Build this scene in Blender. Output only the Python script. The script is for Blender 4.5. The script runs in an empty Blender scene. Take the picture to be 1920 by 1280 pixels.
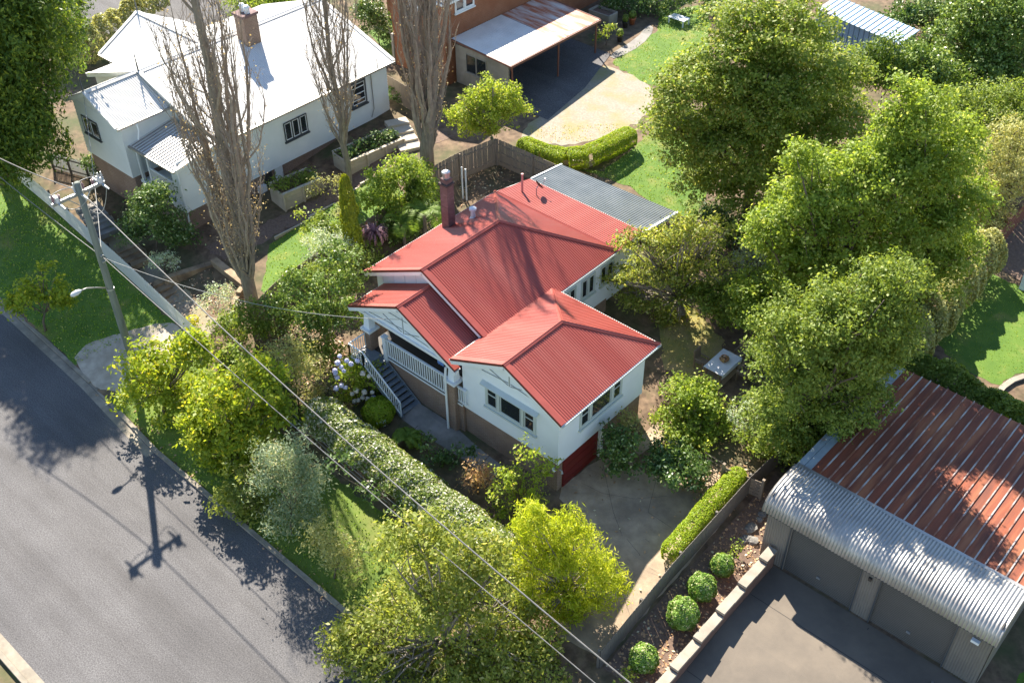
import bpy, bmesh, math, random
import numpy as np
from mathutils import Vector, Matrix
random.seed(7); RNG = np.random.default_rng(11)
R = math.radians
scene = bpy.context.scene
COL = scene.collection

# ---------------------------------------------------------------- camera
CAM = np.array([33.6228, -26.5384, 37.5]); FPX = 2020.66
FW = np.array([-0.50998, 0.56480, -0.64878]); RT = np.array([0.74680, 0.66500, -0.00810])
FW /= np.linalg.norm(FW); RT -= FW*(RT@FW); RT /= np.linalg.norm(RT); UPV = np.cross(RT, FW)
cd = bpy.data.cameras.new('camera'); cam = bpy.data.objects.new('camera', cd); COL.objects.link(cam)
cam.matrix_world = Matrix(((RT[0], UPV[0], -FW[0], CAM[0]), (RT[1], UPV[1], -FW[1], CAM[1]), (RT[2], UPV[2], -FW[2], CAM[2]), (0, 0, 0, 1)))
cd.sensor_fit = 'HORIZONTAL'; cd.sensor_width = 36; cd.lens = FPX/1920*36; cd.clip_end = 600; cd.clip_start = .5
scene.camera = cam
# ---------------------------------------------------------------- world and sun
SUN_EL = 41.8; SH = Vector((0.869, -0.494))          # direction in which shadows fall on the ground
wd = bpy.data.worlds.new('World'); scene.world = wd; wd.use_nodes = True
nt = wd.node_tree; bg = nt.nodes['Background']; sk = nt.nodes.new('ShaderNodeTexSky'); sk.sky_type = 'NISHITA'; sk.sun_disc = False
sk.sun_elevation = R(SUN_EL); sk.sun_rotation = math.atan2(-SH.x, -SH.y); sk.air_density = 1.0; sk.dust_density = .05
nt.links.new(sk.outputs[0], bg.inputs[0]); bg.inputs[1].default_value = 0.08
sl = bpy.data.lights.new('sun', 'SUN'); sl.energy = 5.0; sl.angle = R(.53); sl.color = (1, .915, .78)
so = bpy.data.objects.new('sun', sl); COL.objects.link(so)
so.rotation_euler = Vector((SH.x*math.cos(R(SUN_EL)), SH.y*math.cos(R(SUN_EL)), -math.sin(R(SUN_EL)))).to_track_quat('-Z', 'Y').to_euler()
vs = scene.view_settings; vs.view_transform = 'Standard'; vs.look = 'None'; vs.exposure = 1.72; vs.gamma = 1; vs.use_curve_mapping = False
scene.render.resolution_x = 1024; scene.render.resolution_y = 682
if hasattr(scene, 'cycles'): scene.cycles.max_bounces = 8; scene.cycles.transparent_max_bounces = 12

# ---------------------------------------------------------------- the lie of the land
TU = [-80, -12, 0, 8, 14, 19.5, 22, 45, 100]; TV = [-70, -11.2, -7, -2, 5, 12, 30, 110]
TZ = np.array([[0]*9, [0]*9, [.9, .8, .65, .5, .45, .42, .3, .3, .3], [2.0, 1.9, 1.8, 1.7, 1.5, 1.25, .8, .7, .7], [2.5, 2.4, 2.3, 2.0, 1.7, 1.4, .9, .9, .9],
               [3.4, 3.3, 3.2, 2.7, 2.1, 1.7, 1.4, 1.2, 1.2], [4.6, 4.4, 4.2, 3.8, 3.4, 3.0, 2.8, 2.4, 2.4], [6]*9])
def tz(u, v):
    u = min(max(u, -79.9), 99.9); v = min(max(v, -69.9), 109.9)
    i = int(np.searchsorted(TU, u))-1; j = int(np.searchsorted(TV, v))-1
    s = (u-TU[i])/(TU[i+1]-TU[i]); t = (v-TV[j])/(TV[j+1]-TV[j])
    return float((TZ[j][i]*(1-s)+TZ[j][i+1]*s)*(1-t)+(TZ[j+1][i]*(1-s)+TZ[j+1][i+1]*s)*t)
EU = [-80, -18, -10, -3.3, 10, 100]; EV = [-8.9, -10.4, -10.75, -11.35, -11.46, -11.6]
def edge(u): return float(np.interp(u, EU, EV))       # road edge
# survey: where a sight line of the photograph meets a level / the ground
def W(px, py, z):
    d = FW+RT*(px-960)/FPX-UPV*(py-640)/FPX; t = (z-CAM[2])/d[2]; return CAM+t*d
def G(px, py, dz=0.):
    z = 1.
    for _ in range(40):
        p = W(px, py, z+dz); z = .5*z+.5*tz(p[0], p[1])
    return np.array([p[0], p[1], z])
HF = np.array([FW[0], FW[1], 0]); HF /= np.linalg.norm(HF)
def V_(px, py, base, back=0.):                        # a point above / beside 'base', in the upright plane through it
    d = FW+RT*(px-960)/FPX-UPV*(py-640)/FPX; b = np.asarray(base)+HF*back
    t = ((b-CAM)@HF)/(d@HF); return CAM+t*d

# ---------------------------------------------------------------- object helpers
ORG = {}
def link(o): COL.objects.link(o); return o
def tag(o, label=None, cat=None, group=None, kind=None):
    if label: o['label'] = label
    if cat: o['category'] = cat
    if group: o['group'] = group
    if kind: o['kind'] = kind
    return o
def thing(name, label, cat, loc=(0, 0, 0), group=None):
    o = link(bpy.data.objects.new(name, None)); o.location = Vector([float(c) for c in loc]); o.empty_display_size = .3
    ORG[o.name] = np.array([float(c) for c in loc]); return tag(o, label, cat, group)
def mesh_obj(name, me, mat, parent=None):
    if mat: me.materials.append(mat)
    o = link(bpy.data.objects.new(name, me))
    if parent: o.parent = parent
    ORG[o.name] = ORG[parent.name] if parent else np.zeros(3)
    return o
class MB:
    def __init__(s): s.v = []; s.f = []
    def add(s, vs, fs):
        n = len(s.v); s.v += [tuple(float(c) for c in p) for p in vs]; s.f += [tuple(i+n for i in f) for f in fs]; return s
    def box(s, x0, x1, y0, y1, z0, z1):
        return s.add([(x, y, z) for z in (z0, z1) for y in (y0, y1) for x in (x0, x1)],
                     [(0, 2, 3, 1), (4, 5, 7, 6), (0, 1, 5, 4), (2, 6, 7, 3), (0, 4, 6, 2), (1, 3, 7, 5)])
    def beam(s, a, b, w, h, up=(0, 0, 1), drop=0):
        a = np.array(a, float); b = np.array(b, float); d = b-a; d /= np.linalg.norm(d)
        r = np.cross(d, up); r /= max(np.linalg.norm(r), 1e-6); u = np.cross(r, d)
        vs = [p+r*sx*w/2+u*(sz*h/2-drop) for p in (a, b) for sz in (-1, 1) for sx in (-1, 1)]
        return s.add(vs, [(0, 1, 3, 2), (4, 6, 7, 5), (0, 4, 5, 1), (2, 3, 7, 6), (0, 2, 6, 4), (1, 5, 7, 3)])
    def tube(s, pts, rad, n=8, cap=True):
        pts = [np.array(p, float) for p in pts]; k = len(pts)
        if not hasattr(rad, '__len__'): rad = [rad]*k
        vs = []; ref = np.array([.13, .97, .2])
        for i, p in enumerate(pts):
            d = pts[min(i+1, k-1)]-pts[max(i-1, 0)]; d = d/max(np.linalg.norm(d), 1e-9)
            a = np.cross(d, ref)
            if np.linalg.norm(a) < .15: a = np.cross(d, (1, 0, 0))
            a /= np.linalg.norm(a); b = np.cross(d, a)
            vs += [p+rad[i]*(a*math.cos(2*math.pi*j/n)+b*math.sin(2*math.pi*j/n)) for j in range(n)]
        fs = [(i*n+j, i*n+(j+1) % n, (i+1)*n+(j+1) % n, (i+1)*n+j) for i in range(k-1) for j in range(n)]
        if cap: fs += [tuple(range(n))[::-1], tuple(range((k-1)*n, k*n))]
        return s.add(vs, fs)
    def lathe(s, c, prof, n=14):                      # prof: (radius, z)
        return s.tube([(c[0], c[1], c[2]+z) for r, z in prof], [max(r, .001) for r, z in prof], n)
    def poly(s, pts, thick=0, nrm=None):
        pts = [np.array(p, float) for p in pts]; k = len(pts)
        if not thick: return s.add(pts, [tuple(range(k))])
        if nrm is None: nrm = np.cross(pts[1]-pts[0], pts[2]-pts[0]); nrm = nrm/np.linalg.norm(nrm)
        nrm = np.array(nrm, float)
        return s.add(pts+[p-nrm*thick for p in pts], [tuple(range(k)), tuple(range(k, 2*k))[::-1]]+[(i, i+k, (i+1) % k+k, (i+1) % k) for i in range(k)])
    def build(s, name, mat, parent=None, smooth=False):
        o0 = ORG[parent.name] if parent else np.zeros(3)
        me = bpy.data.meshes.new(name); me.from_pydata([(p[0]-o0[0], p[1]-o0[1], p[2]-o0[2]) for p in s.v], [], s.f); me.update()
        bm = bmesh.new(); bm.from_mesh(me); bmesh.ops.recalc_face_normals(bm, faces=bm.faces); bm.to_mesh(me); bm.free()
        if smooth: me.polygons.foreach_set('use_smooth', [True]*len(me.polygons))
        return mesh_obj(name, me, mat, parent)
def copy_tree(o, parent=None, loc=None, rz=None, label=None):
    c = o.copy(); link(c); ORG[c.name] = ORG.get(o.name, np.zeros(3))
    if parent: c.parent = parent
    if loc is not None: c.location = Vector([float(x) for x in loc])
    if rz is not None: c.rotation_euler.z = rz
    if label: c['label'] = label
    for ch in list(o.children): copy_tree(ch, c)
    return c

# ---------------------------------------------------------------- materials
def base_mat(name):
    m = bpy.data.materials.new(name); m.use_nodes = True; n = m.node_tree; return m, n, n.nodes['Principled BSDF']
def nd(n, t, **k):
    x = n.nodes.new(t)
    for a, b in k.items(): setattr(x, a, b)
    return x
def mixc(n, fac, a, b, blend='MIX'):
    x = nd(n, 'ShaderNodeMix', data_type='RGBA', blend_type=blend)
    for s, val in ((0, fac), (6, a), (7, b)):
        if hasattr(val, 'links'): n.links.new(val, x.inputs[s])
        else: x.inputs[s].default_value = val if s == 0 else (*val, 1) if len(val) == 3 else val
    return x.outputs[2]
def ramp(n, src, lo, hi):
    r = nd(n, 'ShaderNodeMapRange'); r.inputs[1].default_value = lo; r.inputs[2].default_value = hi; n.links.new(src, r.inputs[0]); return r.outputs[0]
def noise(n, scale, detail=5, vec=None, rough=.6, dist=0):
    x = nd(n, 'ShaderNodeTexNoise'); x.inputs['Scale'].default_value = scale; x.inputs['Detail'].default_value = detail
    x.inputs['Roughness'].default_value = rough; x.inputs['Distortion'].default_value = dist
    if vec is None:
        tc = nd(n, 'ShaderNodeTexCoord'); vec = tc.outputs['Object']
    n.links.new(vec, x.inputs['Vector']); return x.outputs[0]
def bump(n, p, src, st, dist=.02):
    b = nd(n, 'ShaderNodeBump'); b.inputs['Strength'].default_value = st; b.inputs['Distance'].default_value = dist
    n.links.new(src, b.inputs['Height']); n.links.new(b.outputs[0], p.inputs['Normal'])
def M(name, c1, c2=None, scale=3., rough=.6, bmp=0., bscale=None, metal=0., lo=.35, hi=.65, c3=None, s3=.5, lo3=.45, hi3=.7, spec=.5, stretch=None):
    m, n, p = base_mat(name); vec = None
    if stretch:
        tc = nd(n, 'ShaderNodeTexCoord'); mp = nd(n, 'ShaderNodeMapping'); mp.inputs['Scale'].default_value = stretch
        n.links.new(tc.outputs['Object'], mp.inputs[0]); vec = mp.outputs[0]
    p.inputs['Roughness'].default_value = rough; p.inputs['Metallic'].default_value = metal; p.inputs['Specular IOR Level'].default_value = spec
    if c2 is None: c2 = tuple(x*.8 for x in c1)
    c = mixc(n, ramp(n, noise(n, scale, vec=vec), lo, hi), c1, c2)
    if c3: c = mixc(n, ramp(n, noise(n, s3, 6, vec=vec), lo3, hi3), c, c3)
    n.links.new(c, p.inputs['Base Color'])
    if bmp: bump(n, p, noise(n, bscale or scale*6, 4, vec=vec), bmp)
    return m
def glass_mat(name, c=(.02, .025, .03)):
    m, n, p = base_mat(name); p.inputs['Base Color'].default_value = (*c, 1); p.inputs['Roughness'].default_value = .06; p.inputs['Specular IOR Level'].default_value = .8; return m
def brick_mat(name, c1, c2, mortar, bw=.24, bh=.086):
    m, n, p = base_mat(name); tc = nd(n, 'ShaderNodeTexCoord'); sx = nd(n, 'ShaderNodeSeparateXYZ'); n.links.new(tc.outputs['Object'], sx.inputs[0])
    ad = nd(n, 'ShaderNodeMath', operation='ADD'); n.links.new(sx.outputs[0], ad.inputs[0]); n.links.new(sx.outputs[1], ad.inputs[1])
    cb = nd(n, 'ShaderNodeCombineXYZ'); n.links.new(ad.outputs[0], cb.inputs[0]); n.links.new(sx.outputs[2], cb.inputs[1])
    b = nd(n, 'ShaderNodeTexBrick'); n.links.new(cb.outputs[0], b.inputs[0]); b.inputs['Scale'].default_value = 1
    b.inputs['Brick Width'].default_value = bw; b.inputs['Row Height'].default_value = bh; b.inputs['Mortar Size'].default_value = .01
    for i, c in ((1, c1), (2, c2), (3, mortar)): b.inputs[i].default_value = (*c, 1)
    c = mixc(n, ramp(n, noise(n, 1.2, 6), .35, .75), b.outputs[0], tuple(x*.75 for x in c1)); n.links.new(c, p.inputs['Base Color'])
    p.inputs['Roughness'].default_value = .85; bump(n, p, b.outputs['Fac'], -.4, .01); return m
def leaf_mat(name, c1, c2, c3=None, f3=.12, trans=.38, nsc=.7, rough=.5):
    # leaf colour differs from leaf to leaf and from branch to branch
    gk = lambda c_: tuple(min(.62, x*2.05) for x in c_) if c_ else None
    c1, c2, c3 = gk(c1), gk(c2), gk(c3)
    m, n, p = base_mat(name); g = nd(n, 'ShaderNodeNewGeometry')
    c = mixc(n, g.outputs['Random Per Island'], c1, c2)
    f = ramp(n, noise(n, nsc, 3), .35, .68); c = mixc(n, f, c, mixc(n, .5, c, c2))
    if c3:
        lt = nd(n, 'ShaderNodeMath', operation='GREATER_THAN'); mu = nd(n, 'ShaderNodeMath', operation='MULTIPLY'); mu.inputs[1].default_value = 7.31
        fr = nd(n, 'ShaderNodeMath', operation='FRACT'); n.links.new(g.outputs['Random Per Island'], mu.inputs[0]); n.links.new(mu.outputs[0], fr.inputs[0])
        n.links.new(fr.outputs[0], lt.inputs[0]); lt.inputs[1].default_value = 1-f3; c = mixc(n, lt.outputs[0], c, c3)
    n.links.new(c, p.inputs['Base Color']); p.inputs['Roughness'].default_value = rough; p.inputs['Specular IOR Level'].default_value = .3
    t = nd(n, 'ShaderNodeBsdfTranslucent'); n.links.new(mixc(n, 1., c, (1.35, 1.25, .7), 'MULTIPLY'), t.inputs[0])
    mx = nd(n, 'ShaderNodeMixShader'); mx.inputs[0].default_value = min(.55, trans*1.2); n.links.new(p.outputs[0], mx.inputs[1]); n.links.new(t.outputs[0], mx.inputs[2])
    n.links.new(mx.outputs[0], n.nodes['Material Output'].inputs[0]); return m

MT = {}
MT['soil'] = M('soil', (.085, .055, .035), (.20, .135, .085), 2.2, .95, .5, 14, c3=(.06, .075, .025), s3=.35)
MT['grass'] = M('grass', (.08, .135, .012), (.12, .17, .02), 1.3, .9, .6, 30, c3=(.17, .17, .04), s3=.45, lo3=.5, hi3=.75)
MT['dry_grass'] = M('dry_grass', (.30, .25, .08), (.20, .20, .06), 1.5, .95, .5, 25, c3=(.34, .25, .12), s3=.9)
MT['lush_grass'] = M('lush_grass', (.065, .135, .010), (.095, .17, .015), 1.1, .9, .6, 30, c3=(.19, .185, .045), s3=.55, lo3=.52, hi3=.72)
MT['asphalt'] = M('asphalt', (.102, .098, .10), (.122, .118, .12), .5, .9, .6, 38, c3=(.09, .087, .09), s3=.16)
def asphalt_detail():
    m = MT['asphalt']; n = m.node_tree; p = n.nodes['Principled BSDF']; src = p.inputs['Base Color'].links[0].from_socket
    sp = ramp(n, noise(n, 17, 4, rough=.75), .36, .7); c = mixc(n, sp, mixc(n, 1., src, (.5, .5, .51), 'MULTIPLY'), mixc(n, 1., src, (1.6, 1.6, 1.6), 'MULTIPLY'))
    tc = nd(n, 'ShaderNodeTexCoord'); mp = nd(n, 'ShaderNodeMapping'); mp.inputs['Scale'].default_value = (.05, .55, 1); n.links.new(tc.outputs['Object'], mp.inputs[0])
    st = ramp(n, noise(n, 1.5, 5, vec=mp.outputs[0]), .42, .66); c = mixc(n, st, c, mixc(n, 1., c, (.76, .75, .74), 'MULTIPLY')); n.links.new(c, p.inputs['Base Color'])
asphalt_detail()
MT['kerb'] = M('kerb_concrete', (.32, .28, .22), (.22, .19, .15), 2, .9, .4, 25, c3=(.16, .14, .11), s3=.9)
MT['concrete'] = M('concrete', (.47, .36, .25), (.32, .24, .165), 1.6, .9, .4, 20, c3=(.21, .16, .115), s3=.5)
MT['apron'] = M('apron_concrete', (.16, .132, .103), (.128, .107, .086), .9, .85, .3, 40, c3=(.095, .08, .066), s3=.4)
MT['path'] = M('path_concrete', (.27, .25, .23), (.19, .18, .165), 1.5, .9, .35, 20, c3=(.13, .13, .11), s3=.8)
MT['gravel'] = M('gravel', (.33, .285, .23), (.24, .205, .16), 7, .95, .7, 30, c3=(.24, .22, .09), s3=.5)
MT['brown_gravel'] = M('brown_gravel', (.2, .135, .10), (.12, .08, .06), 9, .95, .7, 30)
for nm_, st_ in (('red_roof', (.12, 1.3, .12)), ('red_roof_u', (1.3, .12, .12))): MT[nm_] = M(nm_+'_painted_iron', (.335, .07, .053), (.265, .05, .039), 1.0, .45, 0, c3=(.39, .112, .088), s3=.5, lo3=.5, hi3=.75, stretch=st_, lo=.3, hi=.7)
MT['red_cap'] = M('red_ridge_cap', (.34, .078, .06), (.29, .064, .049), 1.5, .4)
MT['red_edge'] = M('dark_red_edge', (.12, .018, .016), (.10, .015, .014), 2, .5)
MT['white'] = M('white_paint', (.74, .80, .86), (.69, .75, .81), .8, .55, .05, 6)
MT['trim'] = M('sage_trim', (.50, .56, .55), (.46, .52, .51), 2, .5)
MT['white_trim'] = M('white_trim', (.72, .76, .79), (.66, .70, .73), 2, .45)
MT['line'] = M('grey_batten', (.33, .36, .37), (.3, .33, .34), 2, .6)
MT['glass'] = glass_mat('window_glass')
MT['brick'] = brick_mat('brown_brick', (.26, .17, .125), (.20, .13, .095), (.32, .27, .22))
MT['orange_brick'] = brick_mat('orange_brick', (.30, .105, .045), (.24, .08, .035), (.3, .19, .12))
MT['old_brick'] = brick_mat('weathered_purple_brick', (.15, .085, .085), (.22, .14, .14), (.14, .105, .10), .24, .09)
MT['red_door'] = M('dark_red_door', (.15, .013, .012), (.13, .011, .01), 2, .45)
MT['deck'] = M('grey_painted_deck', (.17, .20, .23), (.14, .165, .19), 2, .5)
MT['dark'] = M('dark_timber', (.035, .03, .027), (.05, .042, .035), 2, .7)
MT['white_roof'] = M('white_painted_iron', (.66, .65, .63), (.58, .57, .55), .6, .5, 0, c3=(.56, .55, .52), s3=.7, lo3=.55, hi3=.85)
MT['boards'] = M('cream_weatherboard', (.68, .71, .70), (.62, .655, .645), .8, .6, .05, 8)
MT['slate_trim'] = M('dark_slate_trim', (.045, .055, .065), (.06, .07, .08), 2, .5)
MT['galv'] = M('weathered_zinc', (.40, .39, .37), (.32, .31, .30), .7, .42, 0, metal=.55, c3=(.26, .24, .22), s3=.35)
MT['rust_roof'] = M('rusted_iron', (.25, .062, .024), (.13, .036, .019), 1.1, .75, .2, 25, c3=(.44, .17, .07), s3=.8, stretch=(2.2, .25, 1), lo3=.5, hi3=.8)
MT['zinc_rib'] = M('zinc_rib_worn', (.40, .38, .36), (.22, .08, .04), 1.6, .5, 0, lo=.42, hi=.58, stretch=(1, .5, 1))
MT['flash'] = M('zinc_flashing', (.36, .42, .46), (.28, .33, .36), 1.6, .45, 0, metal=.2, c3=(.4, .2, .12), s3=1.2, lo3=.62, hi3=.7)
MT['garage_clad'] = M('grey_brown_cladding', (.20, .185, .165), (.17, .155, .14), .8, .5)
MT['roller'] = M('charcoal_roller_door', (.075, .072, .07), (.062, .06, .058), .8, .45)
MT['polycarb'] = M('clear_patio_sheet', (.15, .165, .17), (.11, .125, .13), 1, .25, spec=.7)
MT['carport_rust'] = M('carport_rusty_iron', (.38, .13, .06), (.56, .50, .46), .9, .65, .1, 20, lo=.42, hi=.62, stretch=(.4, 2.2, 1))
MT['carport_white'] = M('carport_pale_iron', (.70, .68, .65), (.60, .58, .55), .8, .55)
MT['rust_steel'] = M('rust_brown_steel', (.20, .075, .05), (.15, .06, .04), 2, .6)
MT['fibro'] = M('grey_fibro', (.36, .33, .28), (.28, .26, .215), 1.1, .85, .1, 10, c3=(.2, .19, .15), s3=.7)
MT['blue_iron'] = M('blue_iron', (.20, .32, .48), (.16, .27, .42), 1, .5)
MT['blue_roof'] = M('pale_blue_rusty_iron', (.46, .58, .68), (.46, .27, .16), .55, .55, lo=.52, hi=.7, stretch=(1, 2.5, 1))
MT['pole'] = M('weathered_pole_timber', (.19, .21, .18), (.12, .14, .125), 1.2, .85, .4, 12, stretch=(6, 6, .7))
MT['steel'] = M('galvanised_steel', (.42, .44, .47), (.34, .36, .38), 3, .4, metal=.6)
MT['porcelain'] = M('insulator_brown', (.22, .12, .13), (.28, .17, .18), 4, .25)
MT['wire'] = M('aluminium_wire', (.17, .165, .16), (.12, .115, .11), 3, .5, metal=.3)
MT['black_wire'] = M('grey_service_cable', (.30, .30, .29), (.25, .25, .24), 3, .5)
MT['lamp'] = M('lamp_head_plastic', (.60, .62, .64), (.5, .52, .54), 3, .35)
MT['paling'] = M('weathered_paling', (.30, .235, .175), (.20, .16, .125), 1.5, .9, .2, 12, c3=(.16, .135, .11), s3=1.1, stretch=(3, 3, .6))
MT['grey_paling'] = M('grey_paling', (.18, .16, .14), (.12, .108, .095), 1.5, .9, .2, 12, stretch=(3, 3, .6))
MT['sleeper'] = M('pale_sleeper', (.50, .44, .34), (.40, .345, .265), 1.3, .85, .15, 14)
MT['stone'] = M('sandstone', (.36, .27, .17), (.25, .18, .11), 1.6, .9, .4, 12, c3=(.14, .10, .065), s3=1.2)
MT['block'] = M('capping_block', (.34, .295, .24), (.25, .215, .175), 1.5, .9, .3, 16)
MT['red_block'] = M('red_brown_block', (.19, .105, .08), (.14, .08, .062), 2, .9, .3, 16)
MT['picket'] = M('white_picket', (.66, .68, .66), (.56, .585, .57), 1.3, .6)
MT['bark'] = M('brown_bark', (.10, .075, .055), (.16, .125, .095), 4, .95, .6, 20)
MT['pale_bark'] = M('pale_grey_bark', (.27, .235, .19), (.17, .145, .115), 3, .95, .5, 18, stretch=(3, 3, .6))
MT['twig'] = M('grey_twig', (.30, .255, .205), (.20, .165, .135), 3, .9)
MT['teak'] = M('outdoor_teak', (.26, .19, .13), (.20, .145, .10), 3, .7)
MT['cloth'] = M('tablecloth', (.70, .70, .72), (.62, .63, .66), 3, .8)
MT['pot'] = M('terracotta', (.42, .14, .06), (.34, .11, .05), 3, .7)
MT['hyd_blue'] = M('hydrangea_blue', (.56, .56, .78), (.66, .66, .82), 8, .8, .8, 30)
MT['hyd_cream'] = M('hydrangea_faded', (.62, .54, .44), (.70, .66, .58), 8, .8, .8, 30)
MT['bin'] = M('green_bin_plastic', (.12, .15, .09), (.15, .18, .11), 2, .5)
L_ = leaf_mat
LF = dict(
    street=L_('leaf_street_yellow_green', (.085, .13, .014), (.16, .195, .018), (.30, .28, .03), .10, .45),
    glossy=L_('leaf_glossy_green', (.035, .07, .014), (.09, .13, .024), (.22, .27, .10), .12, .3, rough=.33),
    cherry=L_('leaf_cherry_olive', (.075, .105, .02), (.155, .175, .034), (.27, .26, .10), .10, .42),
    golden=L_('leaf_golden_feather', (.22, .25, .016), (.15, .19, .012), (.29, .30, .04), .2, .5),
    maple=L_('leaf_maple', (.065, .105, .016), (.125, .16, .028), (.25, .255, .08), .12, .42),
    bright=L_('leaf_bright_elm', (.075, .12, .018), (.135, .18, .026), (.27, .30, .09), .10, .42),
    mid=L_('leaf_mid_green', (.055, .09, .016), (.115, .15, .025), (.20, .23, .06), .08),
    dark=L_('leaf_dark_glossy', (.022, .048, .014), (.06, .098, .022), (.20, .24, .12), .10, .25, rough=.35),
    camellia=L_('leaf_camellia', (.05, .08, .018), (.12, .155, .035), (.38, .40, .26), .30, .3, rough=.33),
    conifer=L_('leaf_conifer', (.022, .048, .009), (.06, .095, .012), (.13, .165, .02), .18, .35, nsc=.45),
    silver=L_('leaf_silver', (.15, .20, .13), (.26, .31, .20), (.40, .43, .32), .12, .3),
    greygreen=L_('leaf_grey_green', (.085, .12, .07), (.15, .185, .11), (.24, .22, .12), .12, .3),
    olive=L_('leaf_olive', (.13, .145, .05), (.21, .21, .08), (.30, .28, .13), .12, .33),
    box=L_('leaf_clipped_box', (.10, .155, .010), (.17, .215, .016), (.24, .24, .05), .06, .4),
    topiary=L_('leaf_topiary', (.055, .11, .018), (.12, .185, .035), (.32, .36, .16), .12, .3),
    rust=L_('leaf_bronze', (.27, .13, .065), (.38, .21, .11), (.20, .16, .06), .2, .35),
    lime=L_('leaf_lime', (.10, .15, .018), (.17, .21, .028), (.27, .27, .07), .12, .45),
    goldcol=L_('leaf_golden_column', (.05, .08, .008), (.17, .185, .012), None, 0, .35),
    dead=L_('leaf_dry_brown', (.16, .12, .075), (.25, .19, .12), (.30, .25, .17), .15, .3),
    purple=L_('leaf_purple_strap', (.09, .045, .06), (.17, .09, .105), None, 0, .25),
    fern=L_('leaf_fern', (.055, .10, .014), (.11, .16, .025), None, 0, .4),
    orange=L_('petal_orange', (.62, .27, .02), (.72, .36, .02), None, 0, .3),
    blade=L_('grass_blade', (.07, .13, .012), (.12, .18, .02), (.24, .24, .08), .12, .35),
    dryblade=L_('dry_blade', (.20, .19, .06), (.30, .25, .10), None, 0, .35),
    litter=L_('fallen_leaf', (.17, .10, .055), (.28, .18, .10), (.34, .27, .18), .15, .1))

# ---------------------------------------------------------------- ground, road, lawns, paving
def gz(u, v):                                          # height of the bare ground sheet
    e = edge(u)
    if -22.4 < v < e+.12: return -.12
    return tz(u, v) if v >= e else .06
us = sorted(set(list(np.arange(-80, 100.1, 2.))+list(np.arange(-34, 40.1, 1.)))); vs_ = sorted(set(list(np.arange(-70, 110.1, 2.))+list(np.arange(-24, 40, 1.))+list(np.arange(-12.5, -8, .2))))
gm = bpy.data.meshes.new('ground'); nu = len(us)
gm.from_pydata([(u, v, gz(u, v)) for v in vs_ for u in us], [], [(j*nu+i, j*nu+i+1, (j+1)*nu+i+1, (j+1)*nu+i) for j in range(len(vs_)-1) for i in range(nu-1)])
gm.polygons.foreach_set('use_smooth', [True]*len(gm.polygons))
tag(mesh_obj('ground', gm, MT['soil']), 'bare garden soil and mulch under the plants', kind='structure')
def smooth_poly(pts, it=1):
    for _ in range(it):
        q = []
        for i in range(len(pts)):
            a = np.array(pts[i][:2]); b = np.array(pts[(i+1) % len(pts)][:2]); q += [a*.75+b*.25, a*.25+b*.75]
        pts = q
    return pts
def drape(name, pts, mat, lift, label, flat=None, thick=0, parent=None, rough=0., kind='structure'):
    bm = bmesh.new(); pts = [np.array(p[:2], float) for p in pts]
    if rough:
        q = []
        for i, a in enumerate(pts):
            b = pts[(i+1) % len(pts)]; k = max(1, int(np.linalg.norm(b-a)/.35))
            for t in range(k): q.append(a+(b-a)*t/k+RNG.normal(0, rough, 2))
        pts = q
    bm.faces.new([bm.verts.new((p[0], p[1], 0)) for p in pts]); bmesh.ops.triangulate(bm, faces=bm.faces)
    a = np.array(pts); 
    for ax in (0, 1):
        cuts = set(np.arange(math.ceil(a[:, ax].min()), a[:, ax].max(), 1.))
        if ax == 1: cuts |= {c for c in np.arange(-12.5, -8, .2) if a[:, 1].min() < c < a[:, 1].max()}
        for c in cuts:
            no = [0, 0, 0]; co = [0, 0, 0]; no[ax] = 1; co[ax] = c
            bmesh.ops.bisect_plane(bm, geom=bm.verts[:]+bm.edges[:]+bm.faces[:], plane_co=co, plane_no=no)
    for v in bm.verts: v.co.z = (flat if flat is not None else gz(v.co.x, v.co.y))+lift
    if thick:
        r = bmesh.ops.extrude_face_region(bm, geom=bm.faces[:])
        for v in [x for x in r['geom'] if isinstance(x, bmesh.types.BMVert)]: v.co.z -= thick
    bmesh.ops.recalc_face_normals(bm, faces=bm.faces)
    if not thick:
        for f in bm.faces:
            if f.normal.z < 0: f.normal_flip()
    me = bpy.data.meshes.new(name); bm.to_mesh(me); bm.free()
    o0 = ORG[parent.name] if parent else None
    o = mesh_obj(name, me, mat, parent); tag(o, label, kind=kind); o['_a'] = 0; del o['_a']; return o
def inpoly(p, poly):
    x, y = p[:, 0], p[:, 1]; c = np.zeros(len(p), bool); n = len(poly)
    for i in range(n):
        x0, y0 = poly[i][:2]; x1, y1 = poly[(i+1) % n][:2]
        if y0 != y1: c ^= ((y0 > y) != (y1 > y)) & (x < (x1-x0)*(y-y0)/(y1-y0)+x0)
    return c
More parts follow.
